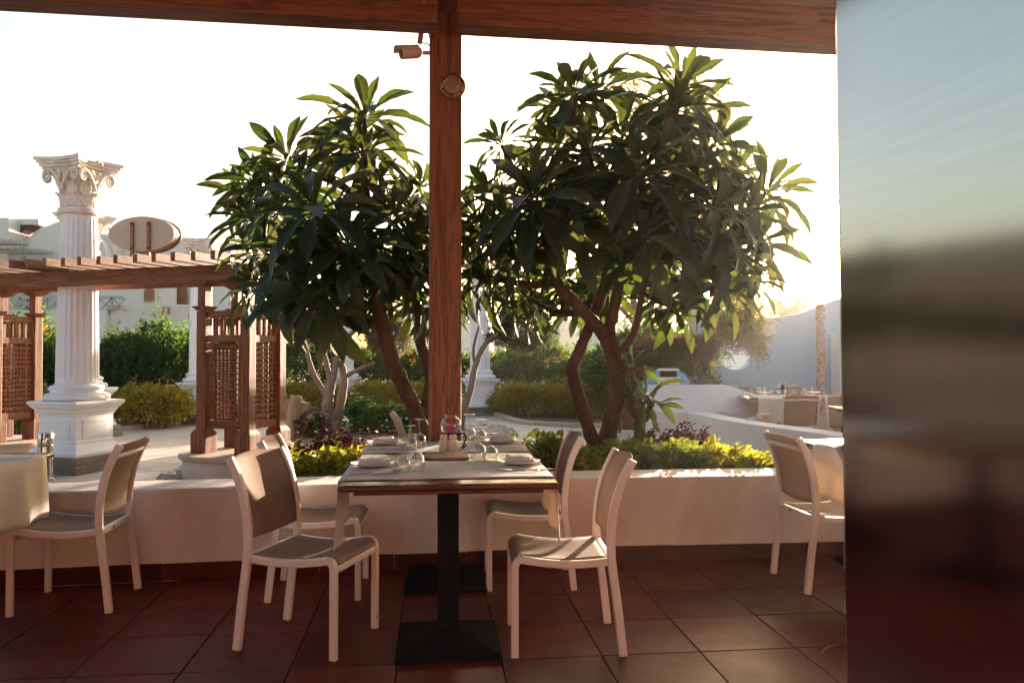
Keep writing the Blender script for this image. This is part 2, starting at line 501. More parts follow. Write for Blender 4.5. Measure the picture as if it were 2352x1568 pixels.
GREENL = leafmat('green_shrub_leaf', [(0.045, 0.085, 0.018), (0.07, 0.12, 0.02), (0.03, 0.06, 0.016), (0.10, 0.13, 0.02)], [(0.26, 0.36, 0.03), (0.36, 0.4, 0.04)], 0.36, 0.42)
PURPLE = leafmat('purple_leaf', [(0.045, 0.014, 0.018), (0.07, 0.018, 0.020), (0.03, 0.012, 0.016)], [(0.16, 0.02, 0.02), (0.11, 0.02, 0.025)], 0.2, 0.65)
OLIVE = leafmat('olive_leaf', [(0.075, 0.075, 0.045), (0.10, 0.095, 0.06), (0.055, 0.055, 0.035)], [(0.22, 0.2, 0.08), (0.26, 0.22, 0.1)], 0.3, 0.6)
DKTOP = leafmat('dark_topiary_leaf', [(0.022, 0.034, 0.026), (0.035, 0.045, 0.032), (0.05, 0.055, 0.04)], [(0.12, 0.13, 0.05), (0.15, 0.15, 0.06)], 0.25, 0.6)
BRTOP = leafmat('brown_topiary_leaf', [(0.085, 0.055, 0.034), (0.11, 0.075, 0.045), (0.06, 0.045, 0.028)], [(0.3, 0.2, 0.08), (0.26, 0.16, 0.07)], 0.3, 0.65)
FEATHER = leafmat('feather_leaf', [(0.055, 0.06, 0.022), (0.085, 0.085, 0.028), (0.11, 0.09, 0.03)], [(0.36, 0.32, 0.05), (0.44, 0.34, 0.06)], 0.4, 0.55)

def glass(name):
    m, nt, b, out = nodes(name)
    nt.nodes.remove(b)
    lw_ = nt.nodes.new('ShaderNodeLayerWeight')
    pw = nd(nt, 'ShaderNodeMath', operation='POWER'); pw.inputs[1].default_value = 2.0
    nt.links.new(lw_.outputs['Facing'], pw.inputs[0])
    fr = nd(nt, 'ShaderNodeMath', operation='MULTIPLY_ADD'); fr.inputs[1].default_value = 0.80; fr.inputs[2].default_value = 0.09
    nt.links.new(pw.outputs[0], fr.inputs[0])
    tr = nt.nodes.new('ShaderNodeBsdfTransparent'); tr.inputs['Color'].default_value = (0.965, 0.97, 0.97, 1)
    gl = nt.nodes.new('ShaderNodeBsdfGlossy'); gl.inputs['Roughness'].default_value = 0.015
    mix = nt.nodes.new('ShaderNodeMixShader')
    nt.links.new(fr.outputs[0], mix.inputs[0]); nt.links.new(tr.outputs[0], mix.inputs[1]); nt.links.new(gl.outputs[0], mix.inputs[2])
    nt.links.new(mix.outputs[0], out.inputs['Surface'])
    return m
GLASS = glass('clear_glass')

# brushed stainless steel of the big pillar
BRUSH, nt, b, out = nodes('brushed_steel')
v = coords(nt, 'Object', (0.6, 0.6, 30))
n = nd(nt, 'ShaderNodeTexNoise', Scale=3.0, Detail=5.0); nt.links.new(v, n.inputs['Vector'])
nt.links.new(ramp(nt, n.outputs['Fac'], [(0.3, (0.66, 0.625, 0.60)), (0.7, (0.70, 0.665, 0.64))]), b.inputs['Base Color'])
b.inputs['Metallic'].default_value = 1.0
b.inputs['Roughness'].default_value = 0.11

# ================================================================== THE SETTING
def sheet(name, x0, x1, y0, y1, z, mat):
    return struct(MB().add([(x0, y0, z), (x1, y0, z), (x1, y1, z), (x0, y1, z)], [(0, 1, 2, 3)]).build(name, mat))

sheet('ground', -400, 400, -200, 600, -0.10, SAND)

# terrace: concrete bed with single tiles on it
TROT = R(6.0)
TU = Vector((math.cos(TROT), math.sin(TROT), 0)); TV = Vector((-math.sin(TROT), math.cos(TROT), 0))
WALL_F = [(-7.5, 3.72), (-5.0, 4.17), (-2.84, 4.56), (-0.8, 4.90), (0.68, 5.11), (2.2, 5.24), (3.55, 5.33)]
def wall_y(x, pts=WALL_F):
    for (xa, ya), (xb, yb) in zip(pts, pts[1:]):
        if xa <= x <= xb:
            return ya + (yb - ya) * (x - xa) / (xb - xa)
    return pts[0][1] if x < pts[0][0] else pts[-1][1]

tf = struct(MB().prism([(-7.5, -3.6), (9.5, -3.6), (9.5, 5.5)] + [(x, y + 0.1) for x, y in reversed(WALL_F)], -0.09, -0.008).build('terrace_floor', GROUT))
TS, GAP = 0.452, 0.0045
tmesh = []
for k in range(5):
    mb = MB()
    h = (TS - GAP) / 2
    j = lambda: random.uniform(-0.0012, 0.0012)
    e = 0.003
    lo = [(-h, -h, -0.008), (h, -h, -0.008), (h, h, -0.008), (-h, h, -0.008)]
    mid = [(-h, -h, -e + j()), (h, -h, -e + j()), (h, h, -e + j()), (-h, h, -e + j())]
    top = [(-h + e, -h + e, j()), (h - e, -h + e, j()), (h - e, h - e, j()), (-h + e, h - e, j())]
    fs = [(8, 9, 10, 11)]
    for a in range(4):
        c = (a + 1) % 4
        fs += [(a, c, 4 + c, 4 + a), (4 + a, 4 + c, 8 + c, 8 + a)]
    mb.add(lo + mid + top, fs)
    me = mb.mesh('tile'); me.materials.append(TILE); tmesh.append(me)
A0 = Vector((0.85, 3.564, 0))
for i in range(-14, 9):
    for jj in range(-5, 6):
        c = A0 + TU * (TS * (i + 0.5)) + TV * (TS * (jj + 0.5))
        if c.y < 1.6 or c.y > wall_y(c.x) + 0.16 or c.x > 3.4 or c.x < -5.2:
            continue
        o = link('tile', random.choice(tmesh), None, tf, loc=c)
        o.rotation_euler.z = TROT + random.choice((0, PI / 2, PI, -PI / 2))
inner = struct(MB().prism([(-7.5, -3.6), (9.5, -3.6), (9.5, 1.0), (-7.5, 1.0)], -0.006, 0.0).build('inner_floor', INNERFLOOR))

def wall_strip(pts, thick, z0, z1, name, mat, parent=None, side=1, bevel=0.012):
    P = [Vector((x, y, 0)) for x, y in pts]
    N = []
    for i in range(len(P)):
        t = (P[min(i + 1, len(P) - 1)] - P[max(i - 1, 0)]).normalized()
        N.append(Vector((-t.y, t.x, 0)) * side)
    vs = []
    for p, n in zip(P, N):
        q = p + n * thick
        vs += [(p.x, p.y, z0), (p.x, p.y, z1), (q.x, q.y, z1), (q.x, q.y, z0)]
    fs = []
    for i in range(len(P) - 1):
        for k in range(4):
            k2 = (k + 1) % 4
            fs.append((i * 4 + k, i * 4 + k2, (i + 1) * 4 + k2, (i + 1) * 4 + k) if side > 0 else (i * 4 + k, (i + 1) * 4 + k, (i + 1) * 4 + k2, i * 4 + k2))
    e = (len(P) - 1) * 4
    fs += [(3, 2, 1, 0), (e, e + 1, e + 2, e + 3)]
    return MB().add(vs, fs).build(name, mat, parent, smooth=30, bevel=bevel)

fine = [(p.x, p.y) for p in catmull([(x, y, 0) for x, y in WALL_F], 6)]
lw = thing('low_wall', 'long low white rendered wall with red tile skirting behind the terrace tables', 'wall', (0, 5, 0))
o = wall_strip([(x, y - 5) for x, y in fine], 0.36, -0.09, 0.54, 'wall_body', RENDER_, lw)
# skirting tiles
x = -5.2
while x < 3.3:
    a = Vector((x, wall_y(x), 0)); bx = x + 0.45 * math.cos(R(7)); bq = Vector((bx, wall_y(bx), 0))
    t = bq - a
    mb = MB(); mb.box((0, 0, 0.05), (t.length - 0.005, 0.018, 0.10 + random.uniform(-.004, .004)))
    c = (a + bq) / 2
    o = mb.build('skirting_tile', SKIRT, lw, bevel=0.002, loc=(c.x, c.y - 5 - 0.008, 0))
    o.rotation_euler.z = math.atan2(t.y, t.x)
    x = bx

# parapet to the right, running back from the terrace, with its hipped end block
PAR = [(3.42, 5.45), (3.42, 6.4), (3.32, 7.4), (3.08, 8.25), (2.79, 9.1), (2.58, 10.1), (2.45, 11.3)]
par = thing('parapet_wall', 'curving white parapet with hipped end block below the blue wall', 'wall', (3, 8, 0))
wall_strip([(p.x - 3, p.y - 8) for p in catmull([(x, y, 0) for x, y in PAR], 5)], 0.30, -0.09, 0.54, 'parapet', PARAPET_M, par, side=-1)
def P3(px, py, Y): return atY(px, py, Y)
zt, zl = 0.90, 0.54
mb = MB()
x0, xr, xe = 2.02, 3.35, 4.6
vs = [(x0, 11.0, -.09), (xe, 11.25, -.09), (xe, 12.0, -.09), (x0, 11.9, -.09),
      (x0, 11.0, zl), (2.95, 11.05, zl), (xe, 11.25, .42), (xe, 12.0, .42), (x0, 11.9, zl),
      (x0, 11.35, zt), (2.75, 11.35, zt), (3.15, 11.4, zt), (3.15, 11.75, zt), (x0, 11.65, zt)]
fs = [(0, 1, 6, 5, 4), (1, 2, 7, 6), (2, 3, 8, 7), (3, 0, 4, 9, 13, 8), (4, 5, 10, 9), (5, 6, 11, 10), (9, 10, 11, 12, 13), (7, 8, 13, 12), (6, 7, 12, 11), (0, 3, 2, 1)]
mb.add([(a - 3, b2 - 8, c) for a, b2, c in vs], fs).build('end_block', PARAPET_M, par, bevel=0.012)
sheet('upper_terrace', 3.45, 14, 5.5, 17.4, -0.02, INNERFLOOR)

# small junction box and conduit on the parapet
bp = onz(1755, 966, 0.54)
jb = thing('junction_box', 'small stone coloured box lying on the parapet top', 'box', bp)
MB().box((0, 0, 0.035), (0.13, 0.11, 0.07), 0.3).build('housing', CAPSLAB, jb, bevel=0.006)
MB().box((0, 0, 0.078), (0.15, 0.13, 0.014), 0.3).build('lid', CAPSLAB, jb, bevel=0.003)
MB().tube(catmull([(-.05, .02, .02), (-.16, -.02, .03), (-.26, -.10, -.02), (-.285, -.14, -.16), (-.285, -.13, -.5)], 4), 0.013, 8).build('conduit', PARAPET_M, jb, smooth=60)

# ------------------------------------------------------------------ timber pavilion over the terrace
pav = thing('timber_pavilion', 'red brown timber pavilion frame with thick post and long beam', 'pavilion', (-0.44, 5.13, 0.54))
def PV(x, y, z): return (x + 0.44, y - 5.13, z - 0.54)
BA = Vector((-3.04, 4.656, 0)); BB = Vector((2.235, 5.35, 0))
BD = (BB - BA).normalized(); BN = Vector((-BD.y, BD.x, 0)); brz = math.atan2(BD.y, BD.x)
mb = MB(); mb.box((0, 0, (3.39 - 0.54) / 2 + 0.12), (0.205, 0.205, 3.39 - 0.54 + 0.24), brz)
post = mb.build('post', WZ, pav, bevel=0.012)
c = BA + BD * 2.65 - BN * 0.095
for s_, e_ in ((-2.95, -0.06), (0.06, 7.5)):      # two lengths of beam butt at the post
    pc = Vector((-0.44, 5.13, 0)); along = (s_ + e_) / 2
    base = BA + BD * ((pc - BA).dot(BD) + along) - BN * 0.095
    mb = MB(); mb.box((0, 0, 0), (e_ - s_, 0.19 if s_ < 0 else 0.186, 0.25), 0)
    o = mb.build('beam', WX, pav, bevel=0.01, loc=PV(base.x, base.y, 3.39 + 0.125)); o.rotation_euler.z = brz
# rafters towards the house, boards on top
for k in range(-1, 5):
    q = pc + BD * (k * 1.62)
    L = 7.6
    m_ = q - BN * (L / 2 - 0.35)
    mb = MB(); mb.box((0, 0, 0), (L, 0.14 if k else 0.205, 0.20))
    o = mb.build('rafter', WX, pav, bevel=0.008, loc=PV(m_.x, m_.y, 3.745 if k else 3.66)); o.rotation_euler.z = brz + PI / 2
for k in range(30):
    q = pc - BN * (0.12 + k * 0.26 - 0.42)
    mb = MB(); mb.box((0, 0, 0), (10.4, 0.252, 0.03))
    q = q + BD * 2.3
    o = mb.build('roof_board', WX, pav, loc=PV(q.x, q.y, 3.862)); o.rotation_euler.z = brz
q = pc - BN * 3.55 + BD * 2.3
rb = struct(MB().box((q.x, q.y, 3.96), (10.5, 8.0, 0.14), brz).build('roof_deck', DARKROOF))
# board screen added out of view to darken the steel pillar's reflection
ts = thing('reflection_screen', 'added unseen dark board screen that darkens the steel pillar reflection', 'screen', (-5.6, 3.5, 0))
for y in (-4.1, -2.05, 0, 2.05, 4.1):
    MB().box((0, y, 1.22), (.10, .10, 2.44)).build('post', SCREENM, ts)
for k in range(17):
    MB().box((0.06, 0, .08 + k * .136), (.02, 8.4, .128)).build('board', SCREENM, ts)

# back wall of the restaurant, behind the camera
wb = struct(MB().box((1.0, -3.7, 1.95), (17.0, 0.2, 4.1)).build('wall_back', INTERIOR))

# brushed steel pillar, right foreground
d0 = ray(1943, 816); P0 = Vector((0, 0, 0)) + Vector((d0.x, d0.y, 0)) * (1.35 / d0.y)
nrm = Vector((-0.966, -0.259, 0)).normalized(); tdir = Vector((-nrm.y, nrm.x, 0))   # towards the camera
if tdir.y > 0: tdir = -tdir
sp = thing('steel_pillar', 'wide brushed stainless steel pillar in the right foreground', 'pillar', (P0.x, P0.y, 0))
S_ = 0.46
c = tdir * (S_ / 2) - nrm * (S_ / 2)
mb = MB(); mb.box((c.x, c.y, 1.9), (S_, S_, 3.78), math.atan2(tdir.y, tdir.x))
o = mb.build('cladding', BRUSH, sp, bevel=0.01, smooth=30)
MB().box((c.x, c.y, 0.05), (S_ + 0.05, S_ + 0.05, 0.10), math.atan2(tdir.y, tdir.x)).build('base_collar', STEEL, sp, bevel=0.006)
sp.rotation_euler = (0, R(-0.55), 0)

# ------------------------------------------------------------------ garden floor
pt = sheet('patio', -16, 3.4, 4.2, 24, -0.045, PAVEJ)
prot = R(-17)
pme = []
for k in range(4):
    mb = MB(); mb.box((0, 0, -0.02), (1.188, 0.588, 0.04)); me = mb.mesh('paver'); me.materials.append(PAVER); pme.append(me)
pu = Vector((math.cos(prot), math.sin(prot), 0)); pvv = Vector((-math.sin(prot), math.cos(prot), 0))
npv = 0
for i in range(-9, 9):
    for jj in range(-14, 24):
        c = Vector((-4.0, 10.0, 0)) + pu * (1.2 * (i + 0.5 * (jj % 2))) + pvv * (0.6 * jj)
        if c.y < wall_y(c.x) + 0.75 or c.y > 20.5: continue
        px = 1176 + 1800 * c.x / c.y
        if px < -150 or px > 1550 or c.x > 2.0: continue
        o = link('paver', pme[npv % 4], None, pt, loc=(c.x, c.y, random.uniform(-.002, .001))); o.rotation_euler.z = prot
        npv += 1

def blob_poly(c, rx, ry, n=40, jit=0.05, rot=0.0):
    out = []
    for k in range(n):
        a = 2 * PI * k / n
        f = 1 + jit * math.sin(3 * a + 1) + jit * 0.6 * math.sin(5 * a)
        p = Vector((rx * f * math.cos(a), ry * f * math.sin(a), 0))
        p.rotate(Matrix.Rotation(rot, 3, 'Z'))
        out.append((c[0] + p.x, c[1] + p.y))
    return out

def mound(name, poly, h, mat):
    n = len(poly); cx = sum(p[0] for p in poly) / n; cy = sum(p[1] for p in poly) / n
    vs, fs = [(cx, cy, h)], []
    rings = 7
    for r in range(1, rings + 1):
        f = r / rings
        for p in poly:
            vs.append((cx + (p[0] - cx) * f, cy + (p[1] - cy) * f, h * (1 - f ** 2.2) + 0.012 + (random.uniform(-.018, .018) if r < rings else 0)))
    for k in range(n):
        fs.append((0, 1 + k, 1 + (k + 1) % n))
    for r in range(rings - 1):
        for k in range(n):
            a = 1 + r * n + k; b2 = 1 + r * n + (k + 1) % n
            fs.append((a, a + n, b2 + n, b2))
    return struct(MB().add(vs, fs).build(name, mat, smooth=180))

bed_c = blob_poly((-1.85, 10.2), 1.9, 4.6, 48, 0.04)
mound('planting_bed', bed_c, 0.12, SOIL)
bed_r = blob_poly((1.45, 6.75), 1.75, 1.15, 40, 0.03)
mound('planting_bed', bed_r, 0.16, SOIL)
bed_h = [(-16, 11.5), (-9.5, 11.2), (-7.6, 12.9), (-7.0, 13.9), (-5.9, 16.2), (-4.2, 17.6), (-1.5, 18.2), (-0.4, 17.6), (0.3, 15.2), (2.2, 14.4), (3.3, 14.2), (3.3, 24), (-16, 24)]
struct(MB().prism(bed_h, -0.03, 0.02).build('hedge_bed', SOIL))
# stone edging of the hedge bed, in single curb stones
cb = struct(MB().box((0, 22, -0.05), (0.5, 0.2, 0.05)).build('garden_edging', CAPSLAB))
cl = catmull([(x, y, 0) for x, y in bed_h[1:11]], 8)
for a, b2 in zip(cl, cl[1:]):
    t = b2 - a
    if t.length < 0.05: continue
    mb = MB(); mb.box((0, 0, 0.02), (t.length - 0.012, 0.13, 0.11))
    m_ = (a + b2) / 2
    o = mb.build('curb_stone', CAPSLAB, cb, bevel=0.008, loc=(m_.x, m_.y, 0)); o.rotation_euler.z = math.atan2(t.y, t.x)

# pebbles round the central bed
def pebbles(name, pts, rmin, rmax):
    ico = []
    V, F = [], []
    base = [(1, 0, 0), (-1, 0, 0), (0, 1, 0), (0, -1, 0), (0, 0, 1), (0, 0, -1)]
    bf = [(0, 2, 4), (2, 1, 4), (1, 3, 4), (3, 0, 4), (2, 0, 5), (1, 2, 5), (3, 1, 5), (0, 3, 5)]
    # once subdivided octahedron
    bv = [Vector(p) for p in base]; f2 = []; cache = {}
    def mid(a, b3):
        k = (min(a, b3), max(a, b3))
        if k not in cache:
            bv.append(((bv[a] + bv[b3]) / 2).normalized()); cache[k] = len(bv) - 1
        return cache[k]
    for a, b3, c3 in bf:
        ab, bc, ca = mid(a, b3), mid(b3, c3), mid(c3, a)
        f2 += [(a, ab, ca), (ab, b3, bc), (ca, bc, c3), (ab, bc, ca)]
    bvn = np.array([tuple(p) for p in bv]); f2 = np.array(f2)
    for i, p in enumerate(pts):
        s = rng.uniform(rmin, rmax) * np.array([rng.uniform(.8, 1.4), rng.uniform(.7, 1.1), rng.uniform(.45, .7)])
        a = rng.uniform(0, 6.28); ca, sa = math.cos(a), math.sin(a)
        q = bvn * s
        q = np.stack([q[:, 0] * ca - q[:, 1] * sa, q[:, 0] * sa + q[:, 1] * ca, q[:, 2]], 1) + np.array(p)
        V.append(q); F.append(f2 + i * len(bvn))
    me = np_mesh(name, np.concatenate(V), np.concatenate(F))
    me.polygons.foreach_set('use_smooth', [True] * len(me.polygons))
    return struct(link(name, me, PEBBLE), 'stuff')
pp = []
for k in range(1500):
    a = rng.uniform(0, 6.28); f = rng.uniform(0.93, 1.06)
    pp.append((-1.85 + 1.92 * f * math.cos(a), 10.2 + 4.6 * f * math.sin(a), 0.03 + rng.uniform(0, .03)))
for k in range(700):
    a = rng.uniform(0, 6.28); f = math.sqrt(rng.uniform(0, 1))
    pp.append((-0.55 + 0.62 * f * math.cos(a), 13.2 + 1.5 * f * math.sin(a), 0.02 + rng.uniform(0, .03)))
pebbles('pebbles', pp, 0.025, 0.055)
stone = thing('flat_stone', 'flat pale round stone by the pebbles behind the back left chair', 'stone', onz(668, 1035, 0.05))
MB().lathe([(0.02, 0), (0.16, 0.0), (0.175, 0.03), (0.17, 0.075), (0.15, 0.09), (0.02, 0.092)], 20).build('slab', CAPSLAB, stone, smooth=50)

# ------------------------------------------------------------------ blue wall with round opening
def holed_wall(name, outline, hole_c, hole_r, y0, thick, mat, parent, off):
    n = len(outline)
    # angular sort fan between hole ring and outline samples
    m = 72
    ring = [(hole_c[0] + hole_r * math.cos(2 * PI * k / m), hole_c[1] + hole_r * math.sin(2 * PI * k / m)) for k in range(m)]
    def hit(a):
        best = None
        dx, dy = math.cos(a), math.sin(a)
        for i in range(n):
            x1, y1 = outline[i]; x2, y2 = outline[(i + 1) % n]
            ex, ey = x2 - x1, y2 - y1
            den = dx * ey - dy * ex
            if abs(den) < 1e-9: continue
            t = ((x1 - hole_c[0]) * ey - (y1 - hole_c[1]) * ex) / den
            u = ((x1 - hole_c[0]) * dy - (y1 - hole_c[1]) * dx) / den
            if t > 0 and -1e-6 <= u <= 1 + 1e-6 and (best is None or t < best): best = t
        return (hole_c[0] + dx * best, hole_c[1] + dy * best)
    angs = sorted(set([2 * PI * k / m for k in range(m)] + [math.atan2(y - hole_c[1], x - hole_c[0]) % (2 * PI) for x, y in outline]))
    inn = [(hole_c[0] + hole_r * math.cos(a), hole_c[1] + hole_r * math.sin(a)) for a in angs]
    outp = [hit(a) for a in angs]
    N = len(angs)
    vs = []
    for yy in (y0, y0 + thick):
        vs += [(x - off[0], yy - off[1], z - off[2]) for x, z in inn] + [(x - off[0], yy - off[1], z - off[2]) for x, z in outp]
    fs = []
    for k in range(N):
        j = (k + 1) % N
        fs.append((k, j, N + j, N + k)[::-1])
        fs.append((2 * N + k, 2 * N + j, 3 * N + j, 3 * N + k))
        fs.append((k, j, 2 * N + j, 2 * N + k))
        fs.append((N + k, N + j, 3 * N + j, 3 * N + k)[::-1])
    return MB().add(vs, fs).build(name, mat, parent)
BY = 17.5
def bx_(px): return (px - 1176) / 1800 * BY
def bz_(py): return CAM_H - (py - 816) / 1800 * BY
top = [(1602, 693), (1640, 706), (1690, 722), (1740, 729), (1790, 728), (1830, 722), (1860, 712), (1890, 700), (1920, 689), (1950, 680), (2000, 668), (2080, 662), (2300, 668)]
outl = [(bx_(1602), -0.1), (bx_(2300), -0.1)] + [(bx_(a), bz_(b2)) for a, b2 in reversed(top)]
bw = thing('blue_wall', 'pale blue garden wall with wavy top and round opening', 'wall', (4, BY, 0))
holed_wall('wall_body', outl, (bx_(1690), bz_(806)), 0.42, BY, 0.34, BLUE, bw, (4, BY, 0))
MB().box((bx_(1597) - 4 - 0.06, 0.18, bz_(690) / 2 - .05), (0.18, 0.36, bz_(690) + .1)).build('end_pilaster', TAN, bw, bevel=0.01)
MB().box((bx_(1928) - 4, -0.45, bz_(768) / 2 - .05), (0.56, 0.5, bz_(768) + .1)).build('buttress', PARAPET_M, bw, bevel=0.01)
gp = thing('speckled_post', 'slim speckled round post standing before the blue wall', 'post', (bx_(1884) * 13.6 / BY, 13.6, -.02))
mb = MB(); mb.tube([(0, 0, z * 0.12) for z in range(0, 19)] + [(0, 0, 2.24)], [0.068 + (0.004 if k % 2 else 0) for k in range(20)], 14); mb.build('shaft', PALMB, gp, smooth=60)
for k in range(40):
    a = random.uniform(PI, 2 * PI); z = random.uniform(0.3, 2.2)
    MB().box((0, 0, 0), (0.018, 0.012, 0.03)).build('stub', DARKROOF, gp, loc=(0.07 * math.cos(a), 0.07 * math.sin(a), z)).rotation_euler.z = a + PI / 2

# ------------------------------------------------------------------ buildings behind the garden
def arch_poly(w, h, n=10, pointed=True):
    pts = [(-w / 2, 0), (w / 2, 0), (w / 2, h * 0.55)]
    for k in range(1, n):
        t = k / n
        pts.append((w / 2 * (1 - t ** (1.7 if pointed else 2.2)) , h * (0.55 + 0.45 * math.sin(t * PI / 2) ** 1.0)))
    pts.append((0, h))
    return pts + [(-x, y) for x, y in reversed(pts[2:-1])]

XZ = Matrix(((1, 0, 0, 0), (0, 0, 1, 0), (0, 1, 0, 0), (0, 0, 0, 1)))   # prism (x,y,z)->(x,z,y)
LY = 26.0
def lx(px, Y=LY): return (px - 1176) / 1800 * Y
def lz(py, Y=LY): return CAM_H - (py - 816) / 1800 * Y
OX = lx(200)
b1 = thing('cream_building', 'cream rendered building with vaults and arched wooden doors beyond the left hedge', 'building', (OX, LY, -0.1))
def blk(bd, ox, name, px0, px1, py, Y, dep, mat, py_bot=None, bevel=0.03):
    x0, x1 = lx(px0, Y), lx(px1, Y)
    z1 = lz(py, Y); z0 = lz(py_bot, Y) if py_bot else -0.1
    mb = MB(); mb.box(((x0 + x1) / 2 - ox, Y + dep / 2 - LY, (z0 + z1) / 2 + 0.1), (x1 - x0, dep, z1 - z0))
    return mb.build(name, mat, bd, bevel=bevel)
blk(b1, OX, 'tower', -420, 16, 499, 25.2, 4, BUILD_)
blk(b1, OX, 'wall', 16, 150, 548, 26.6, 4, BUILD_)
blk(b1, OX, 'wall', 150, 262, 536, 26.2, 4, BUILD_)
blk(b1, OX, 'wall', 262, 600, 556, 26.8, 4, BUILD_)
blk(b1, OX, 'wall_panel', 226, 400, 640, 25.95, 0.2, BUILDP, 712)
blk(b1, OX, 'terrace_wall', 243, 450, 699, 24.6, 1.3, BUILDP)
blk(b1, OX, 'terrace_wall', -200, 243, 712, 24.4, 1.5, BUILD_)
# vaults: half barrels facing the garden
def vault(bd, ox, px, py_top, r, Y, dep, mat):
    prof = [(r * math.cos(a), r * math.sin(a)) for a in [PI * k / 20 for k in range(21)]]
    base = lz(py_top, Y) - r
    M = Matrix.Translation(Vector((lx(px, Y) - ox, Y - LY, base + 0.1))) @ XZ
    return MB().prism(prof, 0, dep, M).build('vault', mat, bd, smooth=40)
vault(b1, OX, -4, 512, 0.62, 25.9, 3, BUILD_)
vault(b1, OX, 150, 507, 1.35, 25.8, 4, BUILD_)
vault(b1, OX, 122, 516, 1.05, 26.0, 4, BUILD_)
vault(b1, OX, 405, 546, 0.6, 26.4, 3, BUILD_)
mb = MB(); mb.box((lx(54) - OX, 0.6, lz(511) + 0.1), (1.15, 1.6, 0.2)); mb.build('flat_roof', PARAPET_M, b1, bevel=0.02)
mb = MB(); mb.add([(lx(38) - OX, -.2, lz(518) + .1), (lx(80) - OX, -.2, lz(518) + .1), (lx(43) - OX, -.2, lz(543) + .1), (lx(38) - OX, .3, lz(518) + .1), (lx(80) - OX, .3, lz(518) + .1), (lx(43) - OX, .3, lz(543) + .1)], [(0, 2, 1), (3, 4, 5), (0, 1, 4, 3), (1, 2, 5, 4), (2, 0, 3, 5)]).build('gable_boards', DARKROOF, b1)
for (pa, pb, py, Y) in ((-60, 62, 561, 24.8), (17, 118, 582, 25.4)):        # grey shading slats on brackets
    for k in range(4):
        mb = MB(); mb.box(((lx(pa, Y) + lx(pb, Y)) / 2 - OX, Y - LY - k * 0.16, lz(py, Y) + 0.1), (lx(pb, Y) - lx(pa, Y), 0.06, 0.07)); mb.build('shade_slat', GREYTRIM, b1)
    n_ = 6
    for k in range(n_):
        mb = MB(); mb.box((lx(pa + (pb - pa) * (k + .5) / n_, Y) - OX, Y - LY - 0.2, lz(py, Y) + 0.16), (0.06, 0.9, 0.07)); mb.build('bracket', GREYTRIM, b1)
def arch_door(bd, ox, px, py0, py1, w, Y, lattice=False, name='door'):
    h = lz(py0, Y) - lz(py1, Y)
    T = Matrix.Translation(Vector((lx(px, Y) - ox, Y - LY, lz(py1, Y) + 0.1)))
    fr = MB().prism(arch_poly(w * 1.16, h * 1.07), -0.09, 0.05, T @ XZ).build(name, DOORWOOD, bd)
    p = MB()
    for k in range(7):
        xx = -w / 2 + w * (k + .5) / 7
        hh = h * (0.97 - 0.45 * abs(2 * xx / w) ** 2.0)
        p.box((xx, -0.105, hh / 2), (w / 7 - .012, 0.03, hh), M=T)
    p.build('boards', DOORWOOD, fr)
    return fr
arch_door(b1, OX, 412, 652, 706, 0.44, 26.7)
arch_door(b1, OX, 47, 655, 720, 1.0, 26.3)
arch_door(b1, OX, 345, 652, 692, 0.36, 25.9, name='blind_arch').data.materials[0] = BUILD_
for px in (250, 374, 387):
    mb = MB(); mb.box((lx(px, 24.6) - OX, 24.58 - LY, lz(706, 24.6)), (0.05, 0.06, 0.22)); mb.build('slot', DOORWOOD, b1)
# balcony railing with crossed bars
Yr = 24.5
mb = MB()
ra, rb_ = lx(76, Yr) - OX, lx(136, Yr) - OX
zt_, zb_ = lz(683, Yr) + .1, lz(713, Yr) + .1
def bar(name, a, b2, w=0.05, hgt=0.05):
    MB().rect([Vector(a), Vector(b2)], 0.05, w, side=(0, 1, 0)).build(name, GREYTRIM, b1)
bar('handrail', (ra - 2.2, Yr - LY, zt_), (rb_ + 2.0, Yr - LY, zt_), 0.1)
for k in range(-2, 7):
    xa = ra + (rb_ - ra) * k / 2; xb = ra + (rb_ - ra) * (k + 1) / 2
    bar('baluster', (xa, Yr - LY, zb_), (xa, Yr - LY, zt_))
    bar('cross_bar', (xa, Yr - LY, zb_), (xb, Yr - LY, zt_ - .03)); bar('cross_bar', (xa, Yr - LY + .03, zt_ - .03), (xb, Yr - LY + .03, zb_))

# building behind the middle of the garden
OX2 = lx(1000, 34)
b2_ = thing('hip_roof_house', 'cream house with pale hipped roof glimpsed between the plumeria trunks', 'building', (OX2, LY, -0.1))
blk(b2_, OX2, 'wall', 905, 1125, 738, 34, 6, BUILD_)
blk(b2_, OX2, 'ledge', 900, 1130, 805, 33.8, 0.3, PARAPET_M, 812)
blk(b2_, OX2, 'eaves', 902, 1128, 735, 33.8, 6.4, GREYTRIM, 739)
mb = MB(); mb.frustum((lx(1014, 34) - OX2, 37 - LY, lz(735, 34) + .1), (lx(1128, 34) - lx(902, 34), 6.4), (2.2, 1.2), 0.85); mb.build('roof', PARAPET_M, b2_)
blk(b2_, OX2, 'chimney', 912, 926, 706, 35.5, 0.5, BUILD_, 745)
OX3 = lx(1330, 30)
b3 = thing('arched_house', 'cream house with round lattice arch behind the right plumeria', 'building', (OX3, LY, -0.1))
blk(b3, OX3, 'wall', 1135, 1286, 752, 30, 5, BUILD_)
blk(b3, OX3, 'wall', 1286, 1500, 736, 29.4, 5, BUILD_)
blk(b3, OX3, 'ledge', 1284, 1502, 792, 29.2, 0.3, PARAPET_M, 797)
blk(b3, OX3, 'chimney', 1291, 1306, 722, 31, 0.5, DOORWOOD, 760)
T3 = Matrix.Translation(Vector((lx(1262, 30) - OX3, 29.9 - LY, lz(785, 30) + .1)))
mb = MB()
